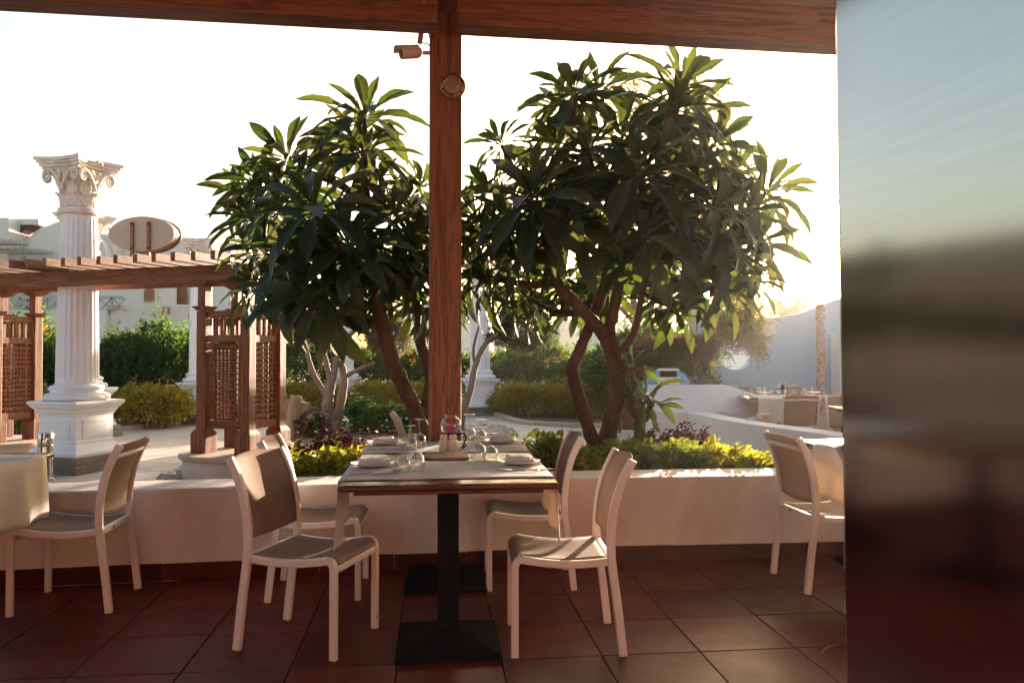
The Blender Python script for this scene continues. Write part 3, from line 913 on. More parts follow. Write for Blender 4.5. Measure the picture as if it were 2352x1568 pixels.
for k in range(16):
    a0, a1 = PI * k / 16, PI * (k + 1) / 16
    mb.prism([(0.36 * math.cos(a0), 0.36 * math.sin(a0)), (0.5 * math.cos(a0), 0.5 * math.sin(a0)), (0.5 * math.cos(a1), 0.5 * math.sin(a1)), (0.36 * math.cos(a1), 0.36 * math.sin(a1))], -0.08, 0.06, T3 @ XZ)
ar = mb.build('arch', PARAPET_M, b3)
for k in range(-2, 3):
    MB().rect([T3 @ Vector((k * .16 - .12, -.02, 0)), T3 @ Vector((k * .16 + .12, -.02, .33 - abs(k) * .07))], .03, .03).build('lattice_bar', GREYTRIM, ar)
    MB().rect([T3 @ Vector((k * .16 + .12, -.05, 0)), T3 @ Vector((k * .16 - .12, -.05, .33 - abs(k) * .07))], .03, .03).build('lattice_bar', GREYTRIM, ar)
b4 = thing('far_wall', 'plain cream wall of a house seen through the round opening', 'building', (6.5, 23, -0.1))
MB().box((0, 0, 1.0), (9.0, 0.4, 2.0)).build('wall', BUILD_, b4, bevel=0.02)
MB().box((0, 0, 2.05), (9.2, 0.6, 0.1)).build('coping', PARAPET_M, b4, bevel=0.02)

# ================================================================== COLUMNS
def spiral(mb, c, ex, ez, r0, turns, w, sgn=1, n=22, thick=0.012):
    pts, rr = [], []
    for k in range(n + 1):
        t = k / n
        a = sgn * (t * turns * 2 * PI) + PI / 2
        r = r0 * (1 - 0.82 * t)
        pts.append(Vector(c) + Vector(ex) * (r * math.cos(a)) + Vector(ez) * (r * math.sin(a)))
        rr.append(thick * (1 - 0.35 * t))
    mb.tube(pts, rr, 6)

def make_column():
    root = thing('corinthian_column', '', 'column', (0, 0, 0), 0, 'white fluted columns round the garden')
    pl = MB(); pl.box((0, 0, 0.045), (.96, .96, 0.09)); pl.box((0, 0, 0.135), (.90, .90, 0.1)); pl.build('plinth', DARKSTONE, root, bevel=0.006)
    pd = MB(); pd.sqlathe([(.40, .18), (.40, .215), (.385, .23), (.36, .26), (.335, .30), (.32, .32), (.32, .35), (.31, .36), (.31, .64), (.32, .65), (.325, .67), (.345, .685), (.345, .70), (.365, .725), (.39, .745), (.395, .765), (.415, .775), (.415, .81)])
    ped = pd.build('pedestal', COLWHITE, root, bevel=0.005)
    for k in range(4):
        mb = MB(); a = k * PI / 2
        mb.box((0, -.315, .485), (.42, .012, .21))
        o = mb.build('panel', COLWHITE, ped, bevel=0.008); o.rotation_euler.z = a
    bs = MB(); bs.lathe([(.10, .81), (.36, .81), (.40, .83), (.405, .86), (.38, .885), (.345, .895), (.315, .905), (.31, .925), (.325, .94), (.335, .96), (.325, .98), (.285, .99), (.265, 1.01), (.1, 1.01)], 40)
    bs.build('column_base', COLWHITE, root, smooth=50)
    # fluted shaft
    nf, m = 22, 22 * 8
    vs, fs = [], []
    zs = [1.0, 1.03, 1.06, 1.10, 1.5, 2.0, 2.5, 2.90, 2.94, 2.97, 3.02]
    dep = [0, 0, .5, 1, 1, 1, 1, 1, .5, 0, 0]
    for z, d in zip(zs, dep):
        t = (z - 1.0) / 2.0
        r = 0.262 - 0.042 * t ** 1.4
        for k in range(m):
            ph = (k / m * nf) % 1
            f = max(0, math.sin(PI * min(max((ph - .13) / .74, 0), 1)))
            q = r * (1 - 0.085 * d * f ** .7)
            vs.append((q * math.cos(2 * PI * k / m), q * math.sin(2 * PI * k / m), z))
    for i in range(len(zs) - 1):
        for k in range(m):
            fs.append((i * m + k, i * m + (k + 1) % m, (i + 1) * m + (k + 1) % m, (i + 1) * m + k))
    MB().add(vs, fs).build('shaft', COLWHITE, root, smooth=60)
    # capital
    cp = MB(); cp.lathe([(.215, 2.98), (.25, 2.985), (.262, 3.0), (.262, 3.02), (.25, 3.03), (.255, 3.04), (.245, 3.06), (.21, 3.07), (.205, 3.2), (.215, 3.32), (.24, 3.42), (.29, 3.49), (.10, 3.5)], 36)
    cap = cp.build('capital', CAPSTONE, root, smooth=45)
    # abacus: concave sided slab in three steps
    def abac(s, z0, z1):
        poly = []
        for q in range(4):
            a = q * PI / 2
            for t in np.linspace(-1, 1, 11)[:-1]:
                x = t * s; y = -(s * (0.74 + 0.26 * t * t))
                poly.append((x * math.cos(a) - y * math.sin(a), x * math.sin(a) + y * math.cos(a)))
        return poly, z0, z1
    ab = MB()
    for s, z0, z1 in ((.31, 3.49, 3.525), (.335, 3.525, 3.565), (.36, 3.565, 3.60), (.385, 3.60, 3.64)):
        ab.prism(*abac(s, z0, z1))
    ab.build('abacus', CAPSTONE, cap, bevel=0.006)
    vo = MB()
    for q in range(4):
        a = q * PI / 2 + PI / 4
        rad = Vector((math.cos(a), math.sin(a), 0)); tan = Vector((-math.sin(a), math.cos(a), 0))
        for s in (-1, 1):
            ex = (rad * 0.75 + tan * s * -0.66).normalized()
            c = rad * .375 + tan * s * 0.055 + Vector((0, 0, 3.415))
            v1 = MB(); spiral(v1, c, ex, (0, 0, 1), .072, 1.9, .03, sgn=-1, n=26, thick=.017)
            v1.tube(catmull([c + Vector((0, 0, .072)), c - ex * .10 + Vector((0, 0, .035)), c - ex * .19 + Vector((0, 0, -.08)), c - ex * .22 + Vector((0, 0, -.16))], 4), [.018] * 13, 6)
            v1.build('volute', CAPSTONE, cap, smooth=60)
        a2 = q * PI / 2
        r2 = Vector((math.cos(a2), math.sin(a2), 0)); t2 = Vector((-math.sin(a2), math.cos(a2), 0))
        for s in (-1, 1):
            v1 = MB(); spiral(v1, r2 * .285 + t2 * s * .075 + Vector((0, 0, 3.43)), t2 * -s, (0, 0, 1), .055, 1.7, .03, sgn=-1, n=22, thick=.014)
            v1.build('volute', CAPSTONE, cap, smooth=60)
        fl = MB()
        for k in range(7):
            an = PI * (k / 6)
            p = r2 * .335 + Vector((0, 0, 3.575))
            fl.tube([p, p + (t2 * math.cos(an) + Vector((0, 0, 1)) * math.sin(an) * 0.8) * .03 + r2 * .02, p + (t2 * math.cos(an) + Vector((0, 0, 1)) * math.sin(an) * .8) * .062 + r2 * .006], [.010, .016, .006], 6)
        fl.build('rosette', CAPSTONE, cap, smooth=60)
    # acanthus leaves: two rows of eight
    def acan(h, w):
        mb = MB()
        nu, nv = 12, 8
        def f(u, v):
            z = u * h
            out_ = 0.01 + 0.02 * u + (0.11 * max(0, u - .62) ** 1.0 if u > .62 else 0)
            zz = z - (0.30 * h * max(0, u - .80) ** 1.0 * 2.2 if u > .8 else 0)
            lobe = 1 - 0.16 * abs(math.sin(u * 4.2 * PI))
            ww = w * (0.75 + 0.35 * math.sin(u * PI)) * lobe * (1 - max(0, u - .85) * 2.2)
            y = (v - .5) * ww
            rib = 0.012 * math.cos((v - .5) * 5 * 2 * PI) * (0.3 + .7 * u)
            return (out_ + rib - 0.35 * y * y / w, y, zz)
        mb.grid(f, nu, nv)
        me = mb.mesh('acanthus_leaf', 60); me.materials.append(CAPSTONE)
        return me
    for row, (h, w, z0, r0, off) in enumerate(((.20, .17, 3.06, .20, 0), (.33, .16, 3.07, .205, PI / 8))):
        me = acan(h, w)
        for k in range(8):
            a = k * PI / 4 + off
            o = link('acanthus_leaf', me, None, cap, solid=0.016, loc=(r0 * math.cos(a), r0 * math.sin(a), z0)); o.rotation_euler.z = a
    return root
col0 = make_column()
tag(col0, 'nearest white fluted column with carved capital standing behind the timber pergola', 'column')
col0.location = ((178 - 1176) / 1800 * 9.25, 9.25, 0); col0.rotation_euler.z = R(-17); col0.scale = (.87, .87, 1)
G = 'white fluted columns round the garden'
dup(col0, 'white fluted column hidden behind the nearest column, its capital peeping out', ((193 - 1176) / 1800 * 12.8, 12.8, 0), R(-10), G)
dup(col0, 'white fluted column just left of the lattice pier, capital beside the oval sign', ((462 - 1176) / 1800 * 15.6, 15.6, 0), R(5), G)
dup(col0, 'far white fluted column behind the grey pruned olive stems', ((791 - 1176) / 1800 * 19.1, 19.1, 0), R(2), G)
dup(col0, 'white fluted column just right of the timber post', ((1103 - 1176) / 1800 * 17.8, 17.8, 0), R(18), G)

# polished steel bollard light
bo = thing('bollard_light', 'polished steel cylinder bollard at the foot of the nearest column', 'bollard', ((107 - 1176) / 1800 * 8.45, 8.45, 0))
MB().lathe([(.02, 0), (.10, 0), (.10, .02), (.09, .03), (.078, .035), (.075, .05), (.075, .36), (.02, .36)], 28).build('body', STEEL, bo, smooth=40)
MB().lathe([(.02, .362), (.07, .362), (.07, .385), (.02, .385)], 28).build('light_band', FROST, bo, smooth=40)
MB().lathe([(.02, .387), (.077, .387), (.079, .40), (.077, .50), (.07, .508), (.02, .51)], 28).build('cap', STEEL, bo, smooth=40)

# ================================================================== PERGOLA ON ROUND PLINTHS
PR = R(-17.5)
PC1 = Vector((-2.955, 8.585, 0)); PC2 = Vector((-6.33, 9.62, 0))
ZP = 0.30
for c, lab in ((PC1, 'round white plinth with stone slab under the lattice pier beside the plumeria'), (PC2, 'round white plinth with stone slab at the left edge, under the cut off pier')):
    t = thing('round_plinth', lab, 'plinth', c, 0, 'round plinths under the pergola piers')
    MB().lathe([(.02, -.05), (.60, -.05), (.60, .24), (.02, .24)], 48).build('drum', RENDER_, t, smooth=40)
    MB().lathe([(.02, .243), (.63, .243), (.64, .25), (.64, .29), (.63, .30), (.02, .30)], 48).build('slab', CAPSLAB, t, smooth=40)
pg = thing('pergola', 'red brown timber pergola with lattice piers and slanting rafters', 'pergola', (PC1.x, PC1.y, ZP), PR)
ZB = 2.13 - ZP       # underside of the beams above the slab
hs = 0.275
def pier(ox):
    f = MB()                                # rails of the four sides
    for k in range(4):
        T = Matrix.Translation(Vector((ox, 0, 0))) @ Matrix.Rotation(k * PI / 2, 4, 'Z')
        for z, h in ((.30, .085), (1.215, .075), (1.475, .075)):
            f.box((0, -hs, z), (2 * hs - .12, .05, h), 0, T)
        for x in (-.135, .135):
            f.box((x, -hs, .76), (.022, .03, .835), 0, T)
    pr = f.build('lattice_pier', WX, pg, bevel=0.004)
    for a, b2 in ((-1, -1), (1, -1), (1, 1), (-1, 1)):
        x, y = ox + a * hs, b2 * hs
        MB().box((x, y, .82), (.115, .115, 1.38)).build('post', WZ, pr, bevel=0.006)
        MB().box((x, y, .105), (.19, .19, .21)).frustum((x, y, .21), (.19, .19), (.12, .12), .05).build('post_base', WZ, pr, bevel=0.005)
        MB().frustum((x, y, 1.515), (.12, .12), (.20, .20), .045).build('post_cap', WZ, pr)
        MB().box((x, y, (1.56 + ZB - .05) / 2), (.095, .095, ZB - .05 - 1.56)).build('neck', WZ, pr)
        MB().frustum((x, y, ZB - .05), (.11, .11), (.24, .24), .05).build('bracket', WZ, pr)
    return pr
vme = MB(); vme.box((0, 0, 0), (.020, .013, .80)); vme = vme.mesh('slat'); vme.materials.append(WZ)
hme = MB(); hme.box((0, 0, 0), (.40, .012, .021)); hme = hme.mesh('slat'); hme.materials.append(WX)
sme = MB(); sme.box((0, 0, 0), (.028, .03, .19)); sme = sme.mesh('spindle'); sme.materials.append(WZ)
L12 = (PC2 - PC1).length
for ox in (0.0, -L12):
    pr = pier(ox)
    for k in range(4):
        a = k * PI / 2
        T = Matrix.Translation(Vector((ox, 0, 0))) @ Matrix.Rotation(a, 4, 'Z')
        for i in range(8):
            p = T @ Vector((-.19 + .38 * (i + .5) / 8, -hs + .006, .76))
            link('slat', vme, None, pr, loc=p, rz=a)
        for i in range(14):
            p = T @ Vector((0, -hs - .008, .37 + .78 * (i + .5) / 14))
            link('slat', hme, None, pr, loc=p, rz=a)
        for x in (-.10, 0, .10):
            link('spindle', sme, None, pr, loc=T @ Vector((x, -hs, 1.345)), rz=a)
for y in (-hs, hs):
    mb = MB(); mb.box((-L12 / 2, y, ZB + .085), (L12 + 1.3 if y < 0 else L12 + 1.26, .075, .17)); mb.build('beam', WX, pg, bevel=0.005)
rme = MB(); rme.box((0, 0, 0), (.055, 1.25, .09)); rme = rme.mesh('rafter'); rme.materials.append(WY)
for k in range(-1, 19):
    o = link('rafter', rme, None, pg, bevel=0.004, loc=(.42 - k * .242, -.10 + random.uniform(-.015, .015), ZB + .215 + random.uniform(-.003, .003)))

# back of the oval sign on the pergola
sg = thing('oval_sign', 'oval lightbox sign seen from behind, beige back with two brown rails', 'sign', (0, 0, 0))
sp_ = atY(334, 540, 9.15)
sg.location = (sp_.x, sp_.y, ZP + ZB + .26); sg.rotation_euler.z = R(-5)
zc = sp_.z - sg.location.z
def oval(a, b2, n=48): return [(a * math.cos(2 * PI * k / n), b2 * math.sin(2 * PI * k / n)) for k in range(n)]
TT = Matrix.Translation(Vector((0, 0, zc))) @ XZ
MB().prism(oval(.40, .205), -.09, -.075, TT).build('back_panel', SIGN, sg, bevel=0.003)
rim = MB().prism(oval(.395, .20), -.074, .06, TT).prism(oval(.408, .213), .06, .09, TT).build('rim', SIGNRIM, sg, bevel=0.003, smooth=40)
for x in (-.10, .10):
    r_ = MB().box((x, -.105, zc - .06), (.035, .03, .40)).build('rail', DOORWOOD, sg, bevel=0.002)
    for z in (.11, -.17):
        MB().tube([(x, -.118, zc + z), (x, -.132, zc + z)], .010, 8).build('bolt', IRON, r_)

# ================================================================== PLANTS
def unit(n):
    v = rng.normal(size=(n, 3)); return v / np.linalg.norm(v, axis=1, keepdims=True)

def leaf_mesh(name, pos, dirs, length, width, fold=0.25, droop=0.0):
    """diamond leaves with a folded midrib: pos (n,3) leaf bases, dirs (n,3) unit"""
    n = len(pos)
    length = np.broadcast_to(np.asarray(length, float), (n,))[:, None]
    width = np.broadcast_to(np.asarray(width, float), (n,))[:, None]
    ref = unit(n) * 0.7 + np.array([0, 0, 1.0])
    side = np.cross(dirs, ref); side /= np.linalg.norm(side, axis=1, keepdims=True) + 1e-9
    nor = np.cross(side, dirs)
    b = pos
    m1 = pos + dirs * length * 0.45 + side * width * 0.5 + nor * width * fold
    m2 = pos + dirs * length * 0.45 - side * width * 0.5 + nor * width * fold
    t = pos + dirs * length - np.array([0, 0, 1.0]) * length * droop
    V = np.stack([b, m1, t, m2], 1).reshape(-1, 3)
    k = np.arange(n) * 4
    F = np.concatenate([np.stack([k, k + 1, k + 2], 1), np.stack([k, k + 2, k + 3], 1)])
    return np_mesh(name, V, F)

def clumpy(blobs, n, clump=0.22, fill=0.3, flat=0.0):
    """points and outward directions for a crown made of ellipsoid blobs [(c, r3)]"""
    vol = np.array([b[1][0] * b[1][1] * b[1][2] for b in blobs]) ** (2 / 3)
    cnt = np.maximum((n * vol / vol.sum()).astype(int), 8)
    P, Dr = [], []
    for (c, r), m in zip(blobs, cnt):
        c = np.array(c, float); r = np.array(r, float)
        K = max(10, int(m / 55))
        cd_ = unit(K); cd_[:, 2] = np.where(cd_[:, 2] < -0.5, -cd_[:, 2], cd_[:, 2])
        cr = rng.uniform(0.72, 1.04, K)[:, None]
        cc = cd_ * cr
        mf = int(m * fill)
        idx = rng.integers(0, K, m - mf)
        q = cc[idx] + rng.normal(size=(m - mf, 3)) * clump * 0.5
        d1 = cd_[idx] * 0.7 + unit(m - mf) * 0.75 + np.array([0, 0, 0.35])
        q2 = unit(mf) * (rng.uniform(0.3, 0.95, mf) ** 0.5)[:, None]
        d2 = q2 * 0.6 + unit(mf)
        q = np.concatenate([q, q2]); d = np.concatenate([d1, d2])
        P.append(c + q * r); Dr.append(d / np.linalg.norm(d, axis=1, keepdims=True))
    return np.concatenate(P), np.concatenate(Dr)

def bush(name, label, cat, base, blobs, n, leaf, mat, group=None, ratio=0.5, zmin=0.0, stems=5, fill=0.3, clump=0.22, sprigs=0, flowers=None, shoot=(1.5, 4.0)):
    t = thing(name, label, cat, base, 0, group)
    P, Dr = clumpy(blobs, n, clump, fill)
    keep = P[:, 2] > zmin
    P, Dr = P[keep], Dr[keep]
    if sprigs:                                    # upright shoots on the top
        SP, SD = [], []
        for k in range(sprigs):
            c, r = blobs[rng.integers(0, len(blobs))]
            a = rng.uniform(0, 6.28); f = math.sqrt(rng.uniform(0, .8))
            bp = np.array(c) + np.array([r[0] * f * math.cos(a), r[1] * f * math.sin(a), r[2] * math.sqrt(max(0, 1 - f * f)) * .92])
            hgt = rng.uniform(*shoot) * leaf
            for q in range(9):
                z = hgt * q / 8
                th = q * 2.4
                SP.append(bp + np.array([0, 0, z])); dd = np.array([math.cos(th), math.sin(th), .7]); SD.append(dd / np.linalg.norm(dd))
        P = np.concatenate([P, np.array(SP)]); Dr = np.concatenate([Dr, np.array(SD)])
    sz = rng.uniform(0.65, 1.2, len(P)) * leaf
    link('foliage', leaf_mesh('foliage', P, Dr, sz, sz * ratio, droop=0.12), mat, t)
    if stems:
        mb = MB()
        for k in range(stems):
            c, r = blobs[k % len(blobs)]
            a = random.uniform(0, 6.28)
            p0 = Vector((c[0] * .6 + .05 * math.cos(a), c[1] * .6 + .05 * math.sin(a), -0.03)); p2 = Vector((c[0] + r[0] * .45 * math.cos(a), c[1] + r[1] * .45 * math.sin(a), c[2] + r[2] * .3))
            p1 = (p0 + p2) / 2 + Vector((random.uniform(-.04, .04), random.uniform(-.04, .04), 0))
            mb.tube(catmull([p0, p1, p2], 3), [.012 * max(1, r[2])] * 7, 5)
        mb.build('stem', TWIG, t, smooth=60)
    if flowers:
        FP = np.array([tuple(Vector(f) - Vector(base)) for f in flowers])
        q = np.repeat(FP, 26, 0) + rng.normal(size=(len(FP) * 26, 3)) * 0.055
        d = unit(len(q))
        struct(link('blossom', leaf_mesh('blossom', q, d, 0.06, 0.05), FLOWER, t), 'stuff')
    return t

# tall dark hedge shrubs
GH = 'dark hedge shrubs before the cream houses'
def hb(px, ytop, Y, w, label, n=5200, flowers=None):
    b = onz(px, 816 + 1.336 * 1800 / Y, 0)
    x = (px - 1176) / 1800 * Y
    zt = CAM_H - (ytop - 816) / 1800 * Y
    h = zt * 0.86
    bl = [((0, 0, h * .55), (w, .75, h * .52)), ((-w * .45, .1, h * .75), (w * .45, .55, h * .27)), ((w * .4, -.1, h * .7), (w * .5, .6, h * .26)), ((w * .05, 0, h * .85), (w * .28, .45, zt - h * .85))]
    return bush('hedge_shrub', label, 'shrub', (x, Y, 0), bl, n, 0.13, HEDGE, GH, 0.34, stems=4, sprigs=16, flowers=flowers)
hb(25, 742, 14.6, .95, 'dark hedge shrub at the left edge behind the cut off lattice pier')
hb(88, 733, 15.0, .85, 'tall dark hedge shrub with a yellow blossom left of the nearest column', flowers=[atY(98, 757, 14.3)])
hb(180, 775, 15.4, .95, 'dark hedge shrub behind the nearest column shaft')
hb(262, 772, 15.6, .8, 'lower dark hedge shrub just right of the nearest column')
hb(352, 737, 15.9, .85, 'tallest dark hedge shrub between the first two columns')
hb(418, 762, 16.6, .8, 'dark hedge shrub touching the column beside the oval sign')
hb(520, 770, 18.6, 1.2, 'dark hedge shrub seen through the lattice pier')
hb(650, 745, 18.8, 1.1, 'dark hedge shrub just right of the lattice pier')
hb(745, 775, 20.0, 1.2, 'dark hedge shrub behind the far column')
hb(850, 790, 20.4, 1.2, 'dark hedge shrub between far column and leaning plumeria trunk', flowers=[atY(852, 800, 19.6)])
hb(945, 805, 20.6, 1.2, 'dark flowering hedge shrub left of the timber post', flowers=[atY(949, 832, 19.7), atY(940, 809, 19.7)])
hb(1035, 800, 20.4, 1.1, 'dark hedge shrub hidden behind the timber post', flowers=[atY(1076, 853, 19.4)])
hb(1160, 805, 20.0, 1.0, 'dark hedge shrub right of the column by the timber post', flowers=[atY(1131, 811, 19.2)])
hb(1240, 770, 19.2, .85, 'bright flowering hedge shrub before the arched house', flowers=[atY(1291, 817, 18.4), atY(1256, 833, 18.4), atY(1280, 834, 18.4)])
hb(1340, 812, 18.0, .9, 'dark hedge shrub framed by the right plumeria fork')
hb(1425, 770, 16.4, .75, 'tall dark hedge shrub behind the right plumeria main stem')
hb(1490, 745, 17.0, 1.0, 'leafy hedge shrub behind the flat topiary')
hb(1560, 760, 17.5, .9, 'dark hedge shrub left of the blue wall')

# golden rounded shrubs along the path
GY = 'golden clipped shrubs along the curved path'
def gb(px, ytop, ybase, w, label, n=7600, d=.55):
    b = onz(px, ybase, 0)
    zt = CAM_H - (ytop - 816) / 1800 * (b.y + .3)
    bl = [((0, d, zt * .48), (w, d, zt * .52)), ((-w * .45, d * .9, zt * .6), (w * .5, d * .8, zt * .4)), ((w * .45, d, zt * .56), (w * .5, d * .85, zt * .4))]
    return bush('golden_shrub', label, 'shrub', (b.x, b.y, 0), bl, n, 0.075, YHEDGE, GY, 0.5, stems=4, sprigs=22, fill=.35)
gb(95, 915, 1015, .42, 'golden shrub between left pier and nearest column', 3500, .4)
gb(20, 930, 1010, .55, 'golden shrub seen through the left edge lattice', 3500, .4)
gb(322, 892, 988, .72, 'golden rounded shrub between the nearest column and the second column')
gb(545, 900, 962, .9, 'golden shrub seen through the lattice pier')
gb(700, 886, 953, .9, 'golden clipped shrub behind the driftwood stump')
gb(895, 880, 950, 1.05, 'golden clipped shrub behind the leaning plumeria trunk')
gb(1150, 905, 955, .35, 'small golden shrub beside the column right of the post', 2600, .4)
gb(1235, 886, 962, .95, 'wide golden clipped shrub right of the timber post')
gb(1350, 888, 966, .8, 'golden clipped shrub behind the right plumeria fork')

# shrubs close behind the low wall
def nb(name, px, ytop, Y, w, label, mat, n, leaf=.06, d=.3, ratio=.48, sprigs=14, g=None, zb=0.0):
    x = (px - 1176) / 1800 * Y
    zt = CAM_H - (ytop - 816) / 1800 * Y - .085
    h = zt - 0.05
    bl = [((0, 0, zt - h * .5), (w, d, h * .5)), ((-w * .5, -.03, zt - h * .42), (w * .5, d * .9, h * .42)), ((w * .5, .03, zt - h * .45), (w * .5, d * .9, h * .40))]
    return bush(name, label, 'shrub', (x, Y, 0), bl, n, leaf, mat, g, ratio, stems=6, sprigs=sprigs, fill=.32, clump=.24, zmin=.03, shoot=(.6, 1.8) if mat is not PURPLE else (1.0, 3.2))
nb('lime_shrub', 745, 1030, 5.85, .36, 'lime green shrub behind the low wall left of the centre table', LIME, 3000, .085)
nb('lime_shrub', 805, 1022, 5.75, .26, 'lime green shrub touching the left edge of the centre table', LIME, 2200, .085)
nb('purple_shrub', 745, 1000, 6.75, .34, 'dark purple shrub behind the lime shrub, nearest the pebbles', PURPLE, 2300, .065)
nb('purple_shrub', 822, 996, 6.9, .36, 'dark purple shrub behind the far left plate', PURPLE, 2300, .065)
nb('green_shrub', 1225, 1000, 6.0, .30, 'green shrub behind the back right chair, beside the table', GREENL, 2200, .085)
nb('green_shrub', 1290, 1002, 5.95, .22, 'green shrub between back right chair and plumeria base', GREENL, 1700, .085)
nb('lime_shrub', 1350, 1045, 5.75, .16, 'small lime sprig at the plumeria base over the wall', LIME, 500, .085)
nb('green_shrub', 1420, 1003, 6.25, .30, 'shaded green shrub between the two right plumeria trunks', GREENL, 2400, .075)
nb('green_shrub', 1520, 1008, 6.0, .34, 'green shrub right of the slim plumeria trunk', GREENL, 3000, .07)
nb('lime_shrub', 1600, 1003, 6.3, .32, 'sunlit lime shrub below the red leaved shrub', LIME, 2800, .07)
nb('lime_shrub', 1668, 1015, 6.05, .30, 'sunlit lime shrub in the middle of the right bed', LIME, 2800, .07)
nb('lime_shrub', 1738, 1032, 5.85, .26, 'sunlit lime shrub beside the right hand chair', LIME, 2400, .07)
nb('red_shrub', 1530, 985, 7.1, .34, 'red leaved shrub before the parapet end block', PURPLE, 2200, .065, sprigs=26)
nb('red_shrub', 1590, 990, 6.9, .24, 'dark red leaved shrub with tall shoots before the parapet', PURPLE, 1400, .065, sprigs=24)
nb('bed_shrub', 905, 930, 12.6, .55, 'low dark leafy plants in the central bed left of the plumeria trunk', HEDGE, 1500, .12, .4)
nb('bed_shrub', 825, 925, 12.9, .22, 'thin upright dark plant in the central bed by the pruned olive', HEDGE, 420, .14, .2)
nb('bed_shrub', 715, 955, 12.3, .25, 'tufted grey plant at the foot of the pruned olive', OLIVE, 700, .12, .2)
nb('bed_shrub', 990, 945, 10.5, .25, 'small leafy plant behind the left plumeria base', GREENL, 600, .10, .2)

# ------------------------------------------------------------------ plumeria
def plum_leaf(droop, fold):
    nu, nv = 9, 2
    prof = [0.04, .10, .26, .48, .72, .92, 1.0, .88, .52, .02]
    V, F = [], []
    for i in range(nu + 1):
        u = i / nu
        a = droop * u
        x = math.sin(a) / droop * 1.0 if droop > 1e-3 else u
        z = -(1 - math.cos(a)) / droop if droop > 1e-3 else 0
        w = 0.104 * prof[i]
        for s in (-1, -.5, 0, .5, 1):
            V.append((x, s * w, z + abs(s) * w * fold + (0.012 * math.sin(u * 22 + s * 2) * abs(s) * (1 if 0 < i < nu else 0))))
    for i in range(nu):
        for k in range(4):
            a = i * 5 + k
            F.append((a, a + 1, a + 6, a + 5))
    me = np_mesh('leaf', V, F)
    me.polygons.foreach_set('use_smooth', [True] * len(me.polygons))
    return me
LEAVES = [plum_leaf(d, f) for d, f in ((.35, .55), (.7, .5), (1.05, .4), (1.4, .35))]
for me in LEAVES: me.materials.append(PLUM)
DEAD = plum_leaf(.9, .7); DEAD.materials.append(YLEAF)

